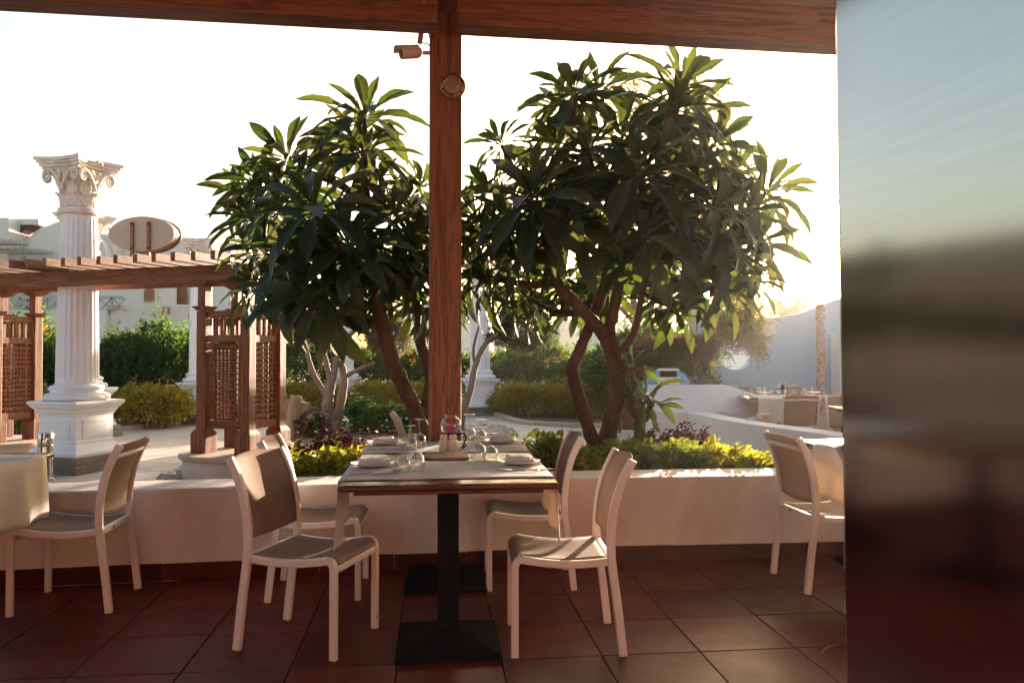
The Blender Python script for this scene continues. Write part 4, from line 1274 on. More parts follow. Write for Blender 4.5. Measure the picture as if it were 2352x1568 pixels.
def plumeria(name, label, base, Y0, limbs, rosettes, nleaf=(25, 31), grow=1.12, apart=.25):
    """limbs: [(list of (px,py,dY), r0, r1)]; rosettes: [(px,py,dY,size)]; dY is depth offset from Y0"""
    t = thing(name, label, 'tree', base)
    B = Vector(base)
    mb = MB()
    nodes_ = []
    kept = []
    for r_ in sorted(rosettes, key=lambda q: -q[3]):       # keep the rosettes clear of one another
        if all((atY(r_[0], r_[1], Y0 + r_[2]) - atY(k_[0], k_[1], Y0 + k_[2])).length > apart for k_ in kept):
            kept.append(r_)
    rosettes = kept
    for pts, r0, r1 in limbs:
        P = [atY(a, b2, Y0 + dy) - B for a, b2, dy in pts]
        Q = catmull(P, 5)
        n = len(Q)
        rr = []
        for i in range(n):
            u = i / (n - 1)
            r = r0 + (r1 - r0) * u
            r *= 1 + 0.10 * math.sin(i * 1.9 + r0 * 99) * random.uniform(.4, 1)
            rr.append(r)
        mb.tube(Q, rr, 12, jit=.05)
        nodes_ += [(q, r) for q, r in zip(Q[n // 3:], rr[n // 3:])]
    # rosettes with their twigs
    ctr = sum((atY(a, b2, Y0 + dy) for a, b2, dy, s in rosettes), Vector()) / len(rosettes) - B
    pl = []
    tips = []
    for a, b2, dy, s in sorted(rosettes, key=lambda q: -q[1]):
        p = atY(a, b2, Y0 + dy) - B
        best = min(nodes_, key=lambda q: (q[0] - p).length + (0.2 if q[0].z > p.z - .05 else 0))
        q0, qr = best
        d = p - q0
        out_ = (p - ctr); out_.z *= .6
        ax = (out_.normalized() * .55 + Vector((0, 0, .75)) + Vector((random.uniform(-.25, .25), random.uniform(-.25, .25), 0))).normalized()
        mid_ = q0 + d * .55 + Vector((d.x, d.y, 0)) * .12 - Vector((0, 0, .12 * d.length))
        end = p - ax * .02
        pre = p - ax * min(.18, d.length * .35)
        Q = catmull([q0, mid_, pre, end], 4)
        r0 = min(qr * .8, .045); n = len(Q)
        mb.tube(Q, [r0 + (.017 - r0) * i / (n - 1) for i in range(n)], 8, jit=.04)
        nodes_ += [(q, .03) for q in Q[2:-1:2]]
        nl = random.randint(*nleaf)
        e1 = ax.orthogonal().normalized(); e2 = ax.cross(e1)
        ph = random.uniform(0, 6.28)
        for i in range(nl):
            u = i / (nl - 1)
            th = ph + i * 2.39996 + random.uniform(-.12, .12)
            pol = R(10 + 98 * u ** .75 + random.uniform(-6, 6))
            rad = e1 * math.cos(th) + e2 * math.sin(th)
            dr = (ax * math.cos(pol) + rad * math.sin(pol)).normalized()
            L = s * grow * (0.50 + .55 * min(1, u * 2.6)) * random.uniform(.86, 1.08)
            nz = (ax - dr * ax.dot(dr))
            nz = nz.normalized() if nz.length > .05 else -rad
            sd2 = nz.cross(dr).normalized()
            sd2 = (sd2 + nz * random.uniform(-.22, .22)).normalized(); nz = dr.cross(sd2)
            pos = p - ax * (.005 + .045 * u) + dr * .012
            M = Matrix(((dr.x, sd2.x, nz.x, 0), (dr.y, sd2.y, nz.y, 0), (dr.z, sd2.z, nz.z, 0), (0, 0, 0, 1)))
            M = Matrix.Translation(pos) @ M @ Matrix.Diagonal((L, L * random.uniform(.85, 1.15), L, 1))
            vi = 0 if u < .22 else (1 if u < .45 else random.choice((1, 2, 2, 3)))
            dd = (i > nl - 2 and random.random() < .08 and len(rosettes) > 10)
            pl.append((M, vi, dd, pos.y))
    trunk = mb.build('trunk', BARK, t, smooth=180)
    pl.sort(key=lambda q: q[3])
    for M, vi, dd, _ in pl[:300]:
        o = link('leaf', DEAD if dd else LEAVES[vi], None, t)
        o.matrix_basis = M
    rest = pl[300:]
    if rest:
        VV, FF, k = [], [], 0
        src = []
        for me in LEAVES:
            v = np.empty(len(me.vertices) * 3, np.float32); me.vertices.foreach_get('co', v)
            f = np.empty(len(me.loops), np.int32); me.loops.foreach_get('vertex_index', f)
            src.append((v.reshape(-1, 3), f.reshape(-1, 4)))
        for M, vi, dd, _ in rest:
            v, f = src[vi]
            A = np.array(M)
            VV.append(v @ A[:3, :3].T + A[:3, 3]); FF.append(f + k); k += len(v)
        me = np_mesh('foliage', np.concatenate(VV), np.concatenate(FF))
        me.polygons.foreach_set('use_smooth', [True] * len(me.polygons))
        struct(link('foliage', me, PLUMS, t), 'stuff')
    return t

YL = 6.7
limbsL = [
    ([(985, 1160, 0), (975, 1050, 0), (968, 985, 0), (945, 925, .03), (915, 862, .05), (892, 800, .05), (878, 745, .03), (870, 690, 0), (868, 655, 0)], .080, .054),
    ([(972, 1000, .02), (980, 930, .1), (990, 870, .15), (982, 830, .2), (966, 790, .22), (968, 745, .25), (958, 690, .3), (962, 650, .35)], .058, .04),
    ([(868, 660, 0), (838, 640, -.1), (800, 600, -.2), (765, 560, -.25), (735, 520, -.25)], .045, .03),
    ([(868, 655, 0), (872, 610, .05), (850, 540, .1), (845, 470, .1), (838, 400, .1), (835, 330, .1)], .048, .026),
    ([(868, 665, 0), (910, 660, .1), (940, 655, .2), (975, 640, .3), (1010, 600, .3), (1030, 540, .3)], .04, .026),
    ([(800, 600, -.2), (720, 590, 0), (650, 560, .2), (610, 520, .3)], .04, .025),
    ([(845, 480, .1), (790, 430, .3), (720, 400, .4), (650, 380, .5)], .04, .025),
]
rosL = [(838, 268, .1, .52), (815, 320, .4, .44), (838, 350, -.05, .44), (660, 365, .45, .46), (600, 420, .5, .46), (690, 430, .3, .38), (722, 480, -.75, .56), (580, 500, .4, .46), (560, 445, .8, .40),
        (640, 470, -.1, .48), (610, 575, .2, .44), (690, 590, -.4, .50), (800, 560, -.6, .50), (660, 660, -.2, .46), (585, 650, .2, .40), (745, 660, -.6, .50), (800, 640, -.5, .46), (640, 700, .3, .38),
        (770, 720, .0, .42), (700, 690, .4, .40), (870, 420, .2, .42), (925, 440, .3, .40), (900, 500, -.2, .46), (965, 430, .5, .40), (985, 490, .2, .44), (940, 560, -.1, .46), (1010, 560, .3, .42),
        (960, 640, -.2, .42), (1020, 640, .2, .40), (900, 600, -.4, .42), (1000, 700, .3, .38), (850, 500, -.3, .46), (950, 700, .5, .34), (870, 640, .4, .36), (840, 690, .6, .34)]
bL = atY(985, 1160, YL); bL.z = 0.05
plumeria('plumeria_tree', 'left plumeria with leaning trunk, dark glossy leaf rosettes left of the timber post', bL, YL, limbsL, rosL)

YR = 6.5
limbsR = [
    ([(1372, 1190, 0), (1375, 1110, 0), (1372, 1050, 0), (1352, 985, -.03), (1335, 925, -.05), (1318, 870, -.05), (1317, 838, -.03), (1338, 790, .0), (1360, 735, .08), (1378, 690, .15), (1392, 640, .2), (1400, 590, .25)], .062, .04),
    ([(1378, 1060, .03), (1400, 985, .05), (1418, 920, .05), (1420, 870, .05), (1408, 815, .03), (1392, 770, 0)], .078, .066),
    ([(1392, 775, 0), (1358, 735, -.12), (1315, 690, -.25), (1280, 650, -.33), (1265, 600, -.35), (1255, 540, -.35), (1240, 490, -.3)], .056, .03),
    ([(1394, 770, 0), (1408, 720, .05), (1420, 660, .05), (1428, 600, .03), (1440, 520, 0), (1455, 440, -.05)], .054, .03),
    ([(1428, 605, .03), (1480, 560, -.1), (1540, 510, -.2), (1590, 470, -.2), (1660, 440, -.1)], .05, .025),
    ([(1400, 590, .25), (1380, 500, .3), (1362, 420, .2), (1345, 350, .1), (1330, 270, .1)], .045, .03),
    ([(1440, 520, 0), (1500, 420, .1), (1540, 330, .15), (1555, 240, .15)], .045, .028),
    ([(1265, 590, -.35), (1210, 560, -.2), (1160, 520, -.1), (1120, 480, 0)], .04, .025),
    ([(1278, 645, -.33), (1235, 655, -.25), (1185, 650, -.1), (1130, 640, .1), (1100, 640, .2)], .035, .02),
    ([(1480, 560, -.1), (1560, 580, .0), (1640, 590, .05), (1700, 560, .1)], .04, .025),
]
rosR = [(1150, 330, .5, .34), (1185, 385, .3, .38), (1318, 215, .2, .46), (1375, 205, .45, .44), (1290, 250, .6, .38), (1352, 350, -.4, .50), (1280, 340, .1, .42), (1562, 200, .0, .50), (1545, 250, -.2, .48), (1600, 260, .3, .42),
        (1465, 400, -.6, .56), (1430, 320, .2, .44), (1225, 455, -.6, .52), (1130, 440, .2, .42), (1170, 500, -.2, .46), (1095, 500, .3, .40), (1640, 330, .2, .46), (1590, 400, -.3, .52), (1680, 400, .3, .42), (1735, 400, .1, .40),
        (1760, 440, .0, .46), (1710, 490, -.2, .46), (1640, 480, -.5, .50), (1540, 480, -.5, .50), (1480, 540, -.6, .50), (1390, 470, -.4, .48), (1310, 520, -.5, .50), (1245, 535, -.6, .46), (1190, 580, -.3, .44), (1115, 560, .2, .42),
        (1130, 640, .1, .40), (1200, 650, .2, .38), (1090, 620, .4, .38), (1560, 560, -.4, .46), (1640, 570, -.3, .46), (1700, 570, .0, .44), (1745, 560, .2, .42), (1720, 640, .1, .38), (1650, 650, -.2, .44), (1590, 640, .2, .42),
        (1430, 520, -.5, .44), (1300, 640, .3, .36), (1450, 620, .3, .38), (1510, 610, .3, .40), (1500, 330, .3, .46), (1240, 400, .4, .40), (1160, 690, .3, .36), (1090, 680, .2, .38), (1230, 690, .4, .36), (1150, 600, -.3, .44), (1215, 620, -.4, .44), (1270, 690, .5, .34), (1340, 690, .6, .34), (1400, 640, .4, .36), (1690, 690, .1, .36), (1610, 520, -.4, .48), (1520, 400, .1, .48), (1270, 480, -.2, .46), (1330, 440, -.2, .46)]
bR = atY(1372, 1190, YR); bR.z = 0.08
plumeria('plumeria_tree', 'right plumeria with forked red brown trunk and sun behind its crown', bR, YR, limbsR, rosR)

YS = 6.45
limbsS = [
    ([(1465, 1170, 0), (1466, 1080, 0), (1468, 1010, 0), (1470, 965, 0), (1452, 935, .0), (1447, 900, 0), (1450, 870, 0), (1436, 845, .0), (1420, 815, .02), (1412, 785, .05), (1400, 740, .08)], .048, .03),
    ([(1470, 968, 0), (1486, 955, -.02), (1492, 935, -.02), (1494, 922, -.02)], .036, .024),
    ([(1418, 812, .02), (1445, 785, .02), (1462, 745, .02), (1470, 700, .03), (1480, 650, .05), (1500, 610, .1)], .032, .022),
    ([(1476, 670, .05), (1505, 690, .1), (1530, 700, .12), (1545, 705, .12)], .022, .016),
]
rosS = [(1455, 838, -.05, .25), (1484, 905, -.08, .36), (1492, 925, -.1, .26), (1535, 690, .1, .34), (1560, 715, .2, .36), (1510, 700, .3, .34), (1590, 680, .3, .34)]
bS = atY(1465, 1170, YS); bS.z = 0.08
plumeria('plumeria_tree', 'slim young plumeria with bright shoots beside the right plumeria trunk', bS, YS, limbsS, rosS, (11, 15), 1.0, .05)

# ------------------------------------------------------------------ pruned trees
def pom_tree(name, label, Y0, base_px, limbs, balls, n, leaf, mat, bark, ratio=.3):
    base = onz(base_px[0], base_px[1], 0); base = atY(base_px[0], base_px[1], Y0); base.z = 0.06
    t = thing(name, label, 'tree', base)
    mb = MB()
    for pts, r0, r1 in limbs:
        Q = catmull([atY(a, b2, Y0 + dy) - base for a, b2, dy in pts], 5); m = len(Q)
        mb.tube(Q, [(r0 + (r1 - r0) * i / (m - 1)) * (1 + .08 * math.sin(i * 2.1)) for i in range(m)], 10, jit=.06)
    tw = [q for q in mb.v]
    P, Dl = [], []
    for px, py, dy, rx, ry, nn in balls:
        c = atY(px, py, Y0 + dy) - base
        s = (Y0 + dy) / 1800
        p_, d_ = clumpy([(tuple(c), (rx * s, rx * s * .9, ry * s))], nn, .30, .45)
        P.append(p_); Dl.append(d_)
        for k in range(14):                  # inner twigs
            d = Vector(unit(1)[0]); mb.tube([c - Vector((0, 0, ry * s * .5)), c + Vector((d.x * rx, d.y * rx, d.z * ry)) * s * .8], [.012, .004], 4)
    mb.build('trunk', bark, t, smooth=180)
    P = np.concatenate(P); Dl = np.concatenate(Dl)
    sz = rng.uniform(.6, 1.3, len(P)) * leaf
    link('crown', leaf_mesh('crown', P, Dl, sz, sz * ratio, .2), mat, t)
    return t
pom_tree('pruned_olive', 'grey stemmed pruned olive with two feathery pompoms left of the plumeria trunk', 13.4, (752, 985), [
    ([(752, 990, 0), (752, 940, 0), (755, 905, 0), (760, 880, 0)], .105, .085),
    ([(748, 905, 0), (725, 868, 0), (712, 835, 0), (702, 800, 0), (680, 765, .1), (655, 737, .2)], .05, .03),
    ([(760, 880, 0), (745, 815, 0), (730, 780, 0)], .05, .035),
    ([(763, 880, 0), (775, 820, 0), (792, 780, 0), (820, 755, 0), (848, 725, 0)], .06, .03),
    ([(772, 988, .1), (782, 930, .1), (790, 880, .1), (788, 850, .1), (778, 815, .1), (778, 770, .1), (788, 735, .1)], .085, .035),
    ([(792, 865, .1), (820, 850, .1), (860, 832, .1)], .042, .028)],
    [(722, 757, 0, 38, 36, 3600), (893, 778, .3, 48, 46, 4600)], 0, .075, OLIVE, GREYBARK)
pom_tree('round_topiary', 'dark ball topiary on a bent thin trunk right of the timber post', 13.6, (1056, 975), [
    ([(1056, 985, 0), (1066, 940, 0), (1082, 890, 0), (1092, 840, 0), (1115, 790, 0), (1150, 765, 0)], .07, .04),
    ([(1092, 845, 0), (1088, 800, 0), (1100, 750, 0)], .035, .02)],
    [(1205, 755, 0, 62, 58, 9000), (1150, 770, .2, 30, 26, 1500)], 0, .075, DKTOP, GREYBARK)
pom_tree('flat_topiary', 'flat brown cushion topiary behind the slim plumeria', 12.6, (1445, 985), [
    ([(1445, 985, 0), (1442, 930, 0), (1450, 880, 0), (1470, 848, 0), (1520, 835, 0)], .12, .07),
    ([(1450, 880, 0), (1440, 850, 0), (1425, 835, 0)], .07, .04)],
    [(1540, 812, 0, 92, 34, 11000), (1450, 815, .2, 52, 30, 5000), (1590, 800, -.1, 52, 27, 5000)], 0, .06, BRTOP, BARK)

# feathery tree behind the right plumeria
def feather_tree():
    Y0 = 14.6
    base = atY(1490, 1000, Y0); base.z = -.02
    t = thing('feathery_tree', 'feathery leaved tree drooping before the blue wall, behind the right plumeria', 'tree', base)
    mb = MB()
    def limb(pts, r0, r1):
        Q = catmull([atY(a, b2, Y0 + d) - base for a, b2, d in pts], 5); m = len(Q)
        mb.tube(Q, [r0 + (r1 - r0) * i / (m - 1) for i in range(m)], 8, jit=.05)
    limb([(1490, 1010, 0), (1488, 850, 0), (1490, 720, 0), (1540, 600, 0), (1560, 400, 0), (1540, 260, 0)], .10, .03)
    limb([(1500, 690, 0), (1600, 640, 0), (1680, 660, 0), (1715, 720, 0), (1735, 790, 0)], .04, .015)
    limb([(1545, 580, 0), (1640, 480, 0), (1690, 460, 0)], .04, .02)
    limb([(1560, 400, 0), (1500, 280, 0), (1440, 200, 0)], .04, .015)
    limb([(1545, 300, 0), (1600, 230, 0), (1640, 190, 0)], .03, .012)
    P, Dl = [], []
    def spray(px, py, dy, r, ns):
        c = np.array(atY(px, py, Y0 + dy) - base); s = Y0 / 1800
        for k in range(ns):
            d = unit(1)[0]
            p0 = c + d * rng.uniform(.2, 1) * r * s
            ax = d * .6 + unit(1)[0] * .7 + np.array([0, 0, -.25]); ax /= np.linalg.norm(ax)
            sd = np.cross(ax, [0, 0, 1.0]); sd /= np.linalg.norm(sd) + 1e-9
            L = rng.uniform(.18, .32)
            for q in range(11):
                f = q / 10
                for sgn in (-1, 1):
                    P.append(p0 + ax * L * f - np.array([0, 0, .10]) * f * f * L * 4)
                    dd = sd * sgn + ax * .45 + np.array([0, 0, -.15]); Dl.append(dd / np.linalg.norm(dd))
    for px, py, dy, r, ns in ((1700, 695, 0, 55, 230), (1668, 745, -.1, 45, 190), (1725, 762, 0, 34, 120), (1690, 725, .1, 48, 150), (1742, 735, 0, 25, 40), (1705, 655, .2, 45, 40), (1738, 785, -.1, 22, 36), (1655, 800, -.1, 18, 22), 
                              (1620, 240, .2, 60, 90), (1580, 170, .2, 50, 70), (1440, 180, .3, 45, 60), (1500, 220, .3, 60, 70), (1640, 300, .2, 60, 80), (1660, 400, .2, 60, 70), (1440, 250, .3, 40, 40), (1560, 360, .2, 70, 70)):
        spray(px, py, dy, r, ns)
    P = np.array(P); Dl = np.array(Dl)
    sz = rng.uniform(.05, .085, len(P))
    mb.build('trunk', TWIG, t, smooth=180)
    link('crown', leaf_mesh('crown', P, Dl, sz, sz * .36, .15), FEATHER, t)
feather_tree()

# dense tree standing behind the plumerias
pom_tree('dense_tree', 'dense dark tree behind the right plumeria crown', 17.2, (1470, 940), [
    ([(1470, 955, 0), (1470, 850, 0), (1462, 740, 0), (1450, 660, 0)], .12, .06),
    ([(1462, 740, 0), (1500, 690, 0), (1530, 650, 0)], .06, .03), ([(1462, 745, 0), (1410, 690, 0), (1390, 650, 0)], .06, .03)],
    [(1450, 640, 0, 62, 46, 3000), (1395, 655, .2, 50, 40, 2200), (1510, 648, -.1, 48, 44, 2200), (1470, 600, .1, 60, 40, 2000)], 0, .14, HEDGE, GREYBARK, .4)

# palm far beyond the blue wall
pb = atY(1815, 900, 40); pb.z = -.1
pm = thing('palm_tree', 'distant palm crown just over the blue wall', 'tree', pb)
ztop = atY(1815, 722, 40).z
MB().tube([(0, 0, 0), (.1, 0, ztop * .5), (0, 0, ztop + .1)], [.25, .2, .18], 10, jit=.05).build('trunk', GREYBARK, pm, smooth=60)
P, Dl = [], []
for k in range(26):
    a = k * 2.4; el = R(70 - 85 * (k / 26)); L = 1.7
    mbp = []
    for q in range(26):
        f = q / 25
        p = np.array([math.cos(a) * math.cos(el) * L * f, math.sin(a) * math.cos(el) * L * f, ztop + .1 + math.sin(el) * L * f - .7 * f * f])
        for sgn in (-1, 1):
            sd = np.array([-math.sin(a), math.cos(a), 0]) * sgn + np.array([math.cos(a), math.sin(a), 0]) * .6 + np.array([0, 0, -.2])
            P.append(p); Dl.append(sd / np.linalg.norm(sd))
link('crown', leaf_mesh('crown', np.array(P), np.array(Dl), .42, .06, .2, .15), FEATHER, pm)

# ------------------------------------------------------------------ driftwood, log, spot, hose
stp = onz(672, 1005, 0.05)
ds = thing('driftwood_stump', 'weathered driftwood stump beside the lattice pier', 'stump', stp)
mb = MB()
for k, (dx, dy, h, r0, r1, lean) in enumerate(((-.10, 0, .60, .11, .10, -.03), (.02, -.04, .66, .12, .09, .05), (.10, .05, .55, .10, .09, .08), (-.03, .08, .50, .11, .08, 0), (.10, -.06, .34, .09, .06, .22))):
    Q = catmull([(dx * 1.5, dy, -.04), (dx, dy, h * .35), (dx + lean * .5, dy, h * .7), (dx + lean, dy, h)], 4)
    mb.tube(Q, [r0 * 1.25 + (r1 - r0 * 1.25) * i / (len(Q) - 1) for i in range(len(Q))], 9, jit=.12)
mb.build('stump_body', DRIFT, ds, smooth=70)
lg = thing('driftwood_log', 'short pale log leaning in the central bed left of the plumeria base', 'log', onz(918, 1000, .1))
MB().tube(catmull([(.06, 0, -.05), (0, .02, .12), (-.06, .02, .26), (-.14, .02, .36)], 4), [.07, .07, .065, .06, .06, .06, .062, .06, .058, .055, .05, .045, .04], 9, jit=.08).build('log_body', DRIFT, lg, smooth=70)
spt = thing('garden_spotlight', 'small grey garden spotlight in the soil by the pruned olive', 'spotlight', onz(770, 1000, .08))
MB().tube([(0, 0, -.05), (0, 0, .05)], .01, 6).build('spike', IRON, spt)
MB().lathe([(.01, .04), (.055, .04), (.062, .06), (.062, .21), (.05, .215), (.045, .2), (.01, .2)], 18).build('housing', DARKSTONE, spt, smooth=40)
MB().lathe([(.005, .202), (.044, .205), (.044, .209), (.005, .212)], 18).build('lens', FROST, spt)
hz = onz(830, 1000, .1)
hs_ = thing('garden_hose', 'thin black irrigation hose lying on the central bed soil', 'hose', hz)
MB().tube(catmull([onz(a, b2, .13) - hz for a, b2 in ((760, 985), (800, 992), (840, 988), (880, 996), (920, 990), (960, 994), (1000, 985))], 6), .012, 6).build('hose_body', BLACKM, hs_, smooth=60)

# ================================================================== CHAIRS  (local: faces +x)
def rail_z(x): return .452 - .016 * (1 - ((x - .22) / .21 + 1) ** 2) if False else .455 - .02 * math.sin(PI * min(max((.225 - x) / .43, 0), 1)) - .018 * (.225 - x) / .43
def make_chair():
    t = thing('dining_chair', '', 'chair')
    W = .212
    path = [(-.258, 0), (-.236, .2), (-.214, .36), (-.205, .45), (-.206, .55), (-.222, .66), (-.255, .77), (-.305, .868)]
    cur = catmull([(x, 0, z) for x, z in path], 4)
    def bx(z):
        for a, b2 in zip(cur, cur[1:]):
            if a.z <= z <= b2.z: return a.x + (b2.x - a.x) * (z - a.z) / (b2.z - a.z)
        return cur[-1].x
    for s in (-1, 1):
        y = s * W
        MB().rect([Vector((p.x, y, p.z)) for p in cur], 0.027, .038).build('rear_leg', FRAME, t, bevel=.005, smooth=40)
        arc = [(.225, y, 0), (.225, y, .2), (.225, y, .395)] + [(.225 - .04 * (1 - math.cos(a)), y, .395 + .042 * math.sin(a)) for a in (R(25), R(50), R(72))]
        MB().rect(arc, 0.027, .034).build('front_leg', FRAME, t, bevel=.005, smooth=40)
        sr = [(x, y, rail_z(x) - .018) for x in np.linspace(.2, -.19, 10)]
        MB().rect(sr, 0.0265, .034).build('side_rail', FRAME, t, bevel=.005, smooth=40)
    MB().box((.224, 0, .392), (.028, 2 * W - .03, .032)).build('front_rail', FRAME, t, bevel=.006)
    rr = MB().box((-.205, 0, .415), (.028, 2 * W - .03, .034)).build('rear_rail', FRAME, t, bevel=.006)
    MB().box((-.221, .06, .415), (.003, .012, .012)).build('plug', BLACKM, rr)
    zt = .805
    MB().tube([Vector((bx(zt) - .004 - .045 * (1 - (2 * v - 1) ** 2), (2 * v - 1) * W, zt + .012 * (1 - (2 * v - 1) ** 2))) for v in np.linspace(0, 1, 13)], .0125, 8).build('top_rail', FRAME, t, smooth=60)
    def seat(u, v):
        x = .238 - .425 * u; y = (2 * v - 1) * .199
        z = rail_z(max(min(x, .225), -.2)) - .002 - .014 * (1 - (2 * v - 1) ** 2) * math.sin(PI * min(1, u * 1.1 + .15))
        if u < .12: z -= (.12 - u) ** 2 * 2.6
        return (x, y, z)
    MB().grid(seat, 16, 10).build('seat', SLING, t, smooth=180, solid=.003)
    def back(u, v):
        z = .505 + .358 * u; y = (2 * v - 1) * .199
        return (bx(z) + .004 - .034 * (1 - (2 * v - 1) ** 2) * (.5 + .5 * u), y, z + .012 * (1 - (2 * v - 1) ** 2) * (u - .5) * 2)
    MB().grid(back, 14, 12).build('backrest', SLING, t, smooth=180, solid=.003)
    return t
ch0 = make_chair()
ch0['label'] = 'cream chair with taupe sling at the near left of the centre table'
ch0['group'] = 'cream sling chairs of the terrace'
ch0.location = (-.945, 3.722, 0); ch0.rotation_euler.z = R(-15)
GC = 'cream sling chairs of the terrace'
dup(ch0, 'cream chair with taupe sling at the far left of the centre table, mostly hidden', (-1.085, 4.50, 0), R(5), GC)
dup(ch0, 'cream chair with sunlit seat at the near right of the centre table', (.228, 3.715, 0), R(182.5), GC)
dup(ch0, 'cream chair with shaded seat at the far right of the centre table', (.084, 4.69, 0), R(183), GC)
dup(ch0, 'cream chair at the left edge pulled up to the cut off table', (-2.375, 4.275, 0), R(187), GC)
dup(ch0, 'cream chair with backlit sling beside the steel pillar', (1.885, 4.655, 0), R(7), GC)
dup(ch0, 'cream chair almost wholly hidden by the steel pillar, only one back post showing', (2.02, 3.90, 0), R(6), GC)
dup(ch0, 'far cream chair facing us behind the table before the blue wall', (3.62, 11.75, -.02), R(-97), GC)
dup(ch0, 'far cream chair with its back to us at the table before the blue wall', (3.56, 9.85, -.02), R(84), GC)
dup(ch0, 'far cream chair beside the steel pillar edge, facing us', (3.93, 9.1, -.02), R(-100), GC)
dup(ch0, 'far cream chair behind the rear table, only its top rail showing', (4.45, 11.9, -.02), R(-90), GC)

# ================================================================== TABLES
def make_table(name, label, c, rz, w, l, h=.79, ped=(-.5, .5), group=None):
    t = thing(name, label, 'table', c, rz, group)
    MB().box((0, 0, h - .015), (w, l, .03)).build('tabletop', TABLEWOOD, t, bevel=.01)
    MB().box((0, 0, h - .042), (w - .12, l - .12, .022)).build('apron', TABLEWOOD, t, bevel=.004)
    for v in ped:
        p = MB().box((0, v, (h - .053 + .08) / 2), (.095, .095, h - .053 - .08)).build('pedestal', IRON, t, bevel=.006)
        bp_ = MB(); bp_.sqlathe([(.235, 0), (.235, .02), (.222, .024), (.222, .03), (.195, .034), (.195, .04), (.168, .044), (.168, .05), (.14, .054), (.14, .06), (.112, .064), (.112, .07), (.085, .074), (.085, .08)], (0, v, .002))
        bp_.build('base_plate', IRON, p, bevel=.004)
    return t
TC = Vector((-.345, 4.16, 0)); TR = R(5.6)
GT = 'dark wood pedestal tables'
make_table('dining_table', 'centre dark wood pedestal table set for four', TC, TR, .94, 1.66, group=GT)
def TL(u, v, z=0): 
    p = Vector((u, v, z)); p.rotate(Matrix.Rotation(TR, 3, 'Z')); return TC + p
T2C = Vector((-2.97, 3.57, 0)); T3C = Vector((2.40, 4.42, 0))
make_table('dining_table', 'dark wood table with hanging cloth cut off by the left edge', T2C, TR, .94, 1.66, group=GT)
make_table('dining_table', 'sunlit table mostly hidden by the steel pillar', T3C, TR, .94, 1.56, h=.785, group=GT)
TAC = Vector((3.68, 10.75, -.02)); TBC = Vector((4.0, 8.35, -.02)); TDC = Vector((4.65, 10.95, -.02))
make_table('dining_table', 'far table with upturned glasses and lamp before the blue wall', TAC, R(-8), 1.0, .95, ped=(0,), group=GT)
make_table('dining_table', 'far table at the steel pillar edge, above the parapet', TBC, R(-4), .95, .9, ped=(0,), group=GT)
make_table('dining_table', 'rear table right of the table before the blue wall', TDC, R(-8), .9, .9, ped=(0,), group=GT)

# table runners hanging over both sides
def runner(label, c, rz, w, v0, v1, h, dl, dr, group='cream table runners', slant=.0, taper=1.0):
    t = thing('table_runner', label, 'runner', c, rz, group)
    total = dl + w + dr
    def f(a, b2):
        s = a * total
        v = v0 + (v1 - v0) * b2
        wob = .004 * math.sin(b2 * 17 + a * 3)
        if s < dl:                       # left drop
            d = dl - s
            k = d / max(dl, .01)
            dd = d * (1 + slant * (0.5 - b2))
            x = -w / 2 - .012 - .018 * math.sin(b2 * 14 + 1) * k - .01 * k; z = h + .004 - dd
            v += taper * (.5 - b2) * .18 * k * (v1 - v0) + wob
        elif s > dl + w:
            d = s - dl - w
            k = d / max(dr, .01)
            dd = d * (1 + slant * (0.5 - b2))
            x = w / 2 + .012 + .020 * math.sin(b2 * 13) * k + .004 * math.sin(b2 * 31 + 1) * k + .01 * k; z = h + .004 - dd
            v += taper * (.5 - b2) * .2 * k * (v1 - v0) + wob
        else:
            x = -w / 2 - .012 + (s - dl) / w * (w + .024)
            e = min(x + w / 2 + .012, w / 2 + .012 - x)
            z = h + .004 - (0.006 if e < .004 else 0) + .0012 * math.sin(x * 25) * math.sin(v * 19)
            v += .004 * math.sin(x * 9 + b2 * 2)
        return (x, v, z)
    MB().grid(f, 44, 14).build('cloth', RUNNER, t, smooth=180, solid=.0018)
    return t
H_ = .79
runner('near cream runner across the centre table with both ends hanging', TC, TR, .94, -.70, -.13, H_, .27, .25, slant=.5)
runner('far cream runner across the centre table, ends barely hanging', TC, TR, .94, .24, .79, H_, .10, .09, slant=.6)
runner('cream cloth hanging deep from the cut off left table', T2C, TR, .94, .05, .70, H_, .30, .34, taper=.05)
runner('cream cloth hanging from the table behind the steel pillar', T3C, TR, .94, -.10, .52, .785, .31, .30, taper=.05)
runner('cream runner hanging from the far table before the blue wall', TAC, R(82), .95, -.1, .38, H_, .32, .32, taper=.05)
runner('taupe lit runner hanging from the table at the pillar edge', TBC, R(86), .9, -.35, .25, H_, .30, .30, taper=.05)

# ------------------------------------------------------------------ tableware
def make_glass(hh, r):
    prof_in = [(0.0005, hh * .50), (r * .45, hh * .48), (r * .80, hh * .38), (r * .955, hh * .24), (r * .93, hh * .1), (r * .84, .0)]
    prof_out = [(r * .865, .0), (r * .958, hh * .1), (r * .985, hh * .24), (r * .83, hh * .39), (r * .48, hh * .495), (r * .16, hh * .525), (.0042, hh * .57), (.0036, hh * .75), (.0042, hh * .92), (.010, hh * .965), (r * .80, hh * .982), (r * .84, hh * .992), (r * .80, hh), (.0005, hh)]
    return MB().lathe(prof_in + prof_out, 28).mesh('wine_glass', 50)
GL = make_glass(.172, .043); GL.materials.append(GLASS)
GS = make_glass(.140, .040); GS.materials.append(GLASS)
def put_glass(me, p, label, g='upturned wine glasses'):
    o = link('wine_glass', me, None, loc=p)
    return tag(o, label, 'glass', g)
def tz(px, py, z): return onz(px, py, z)
ZT = H_ + .0052
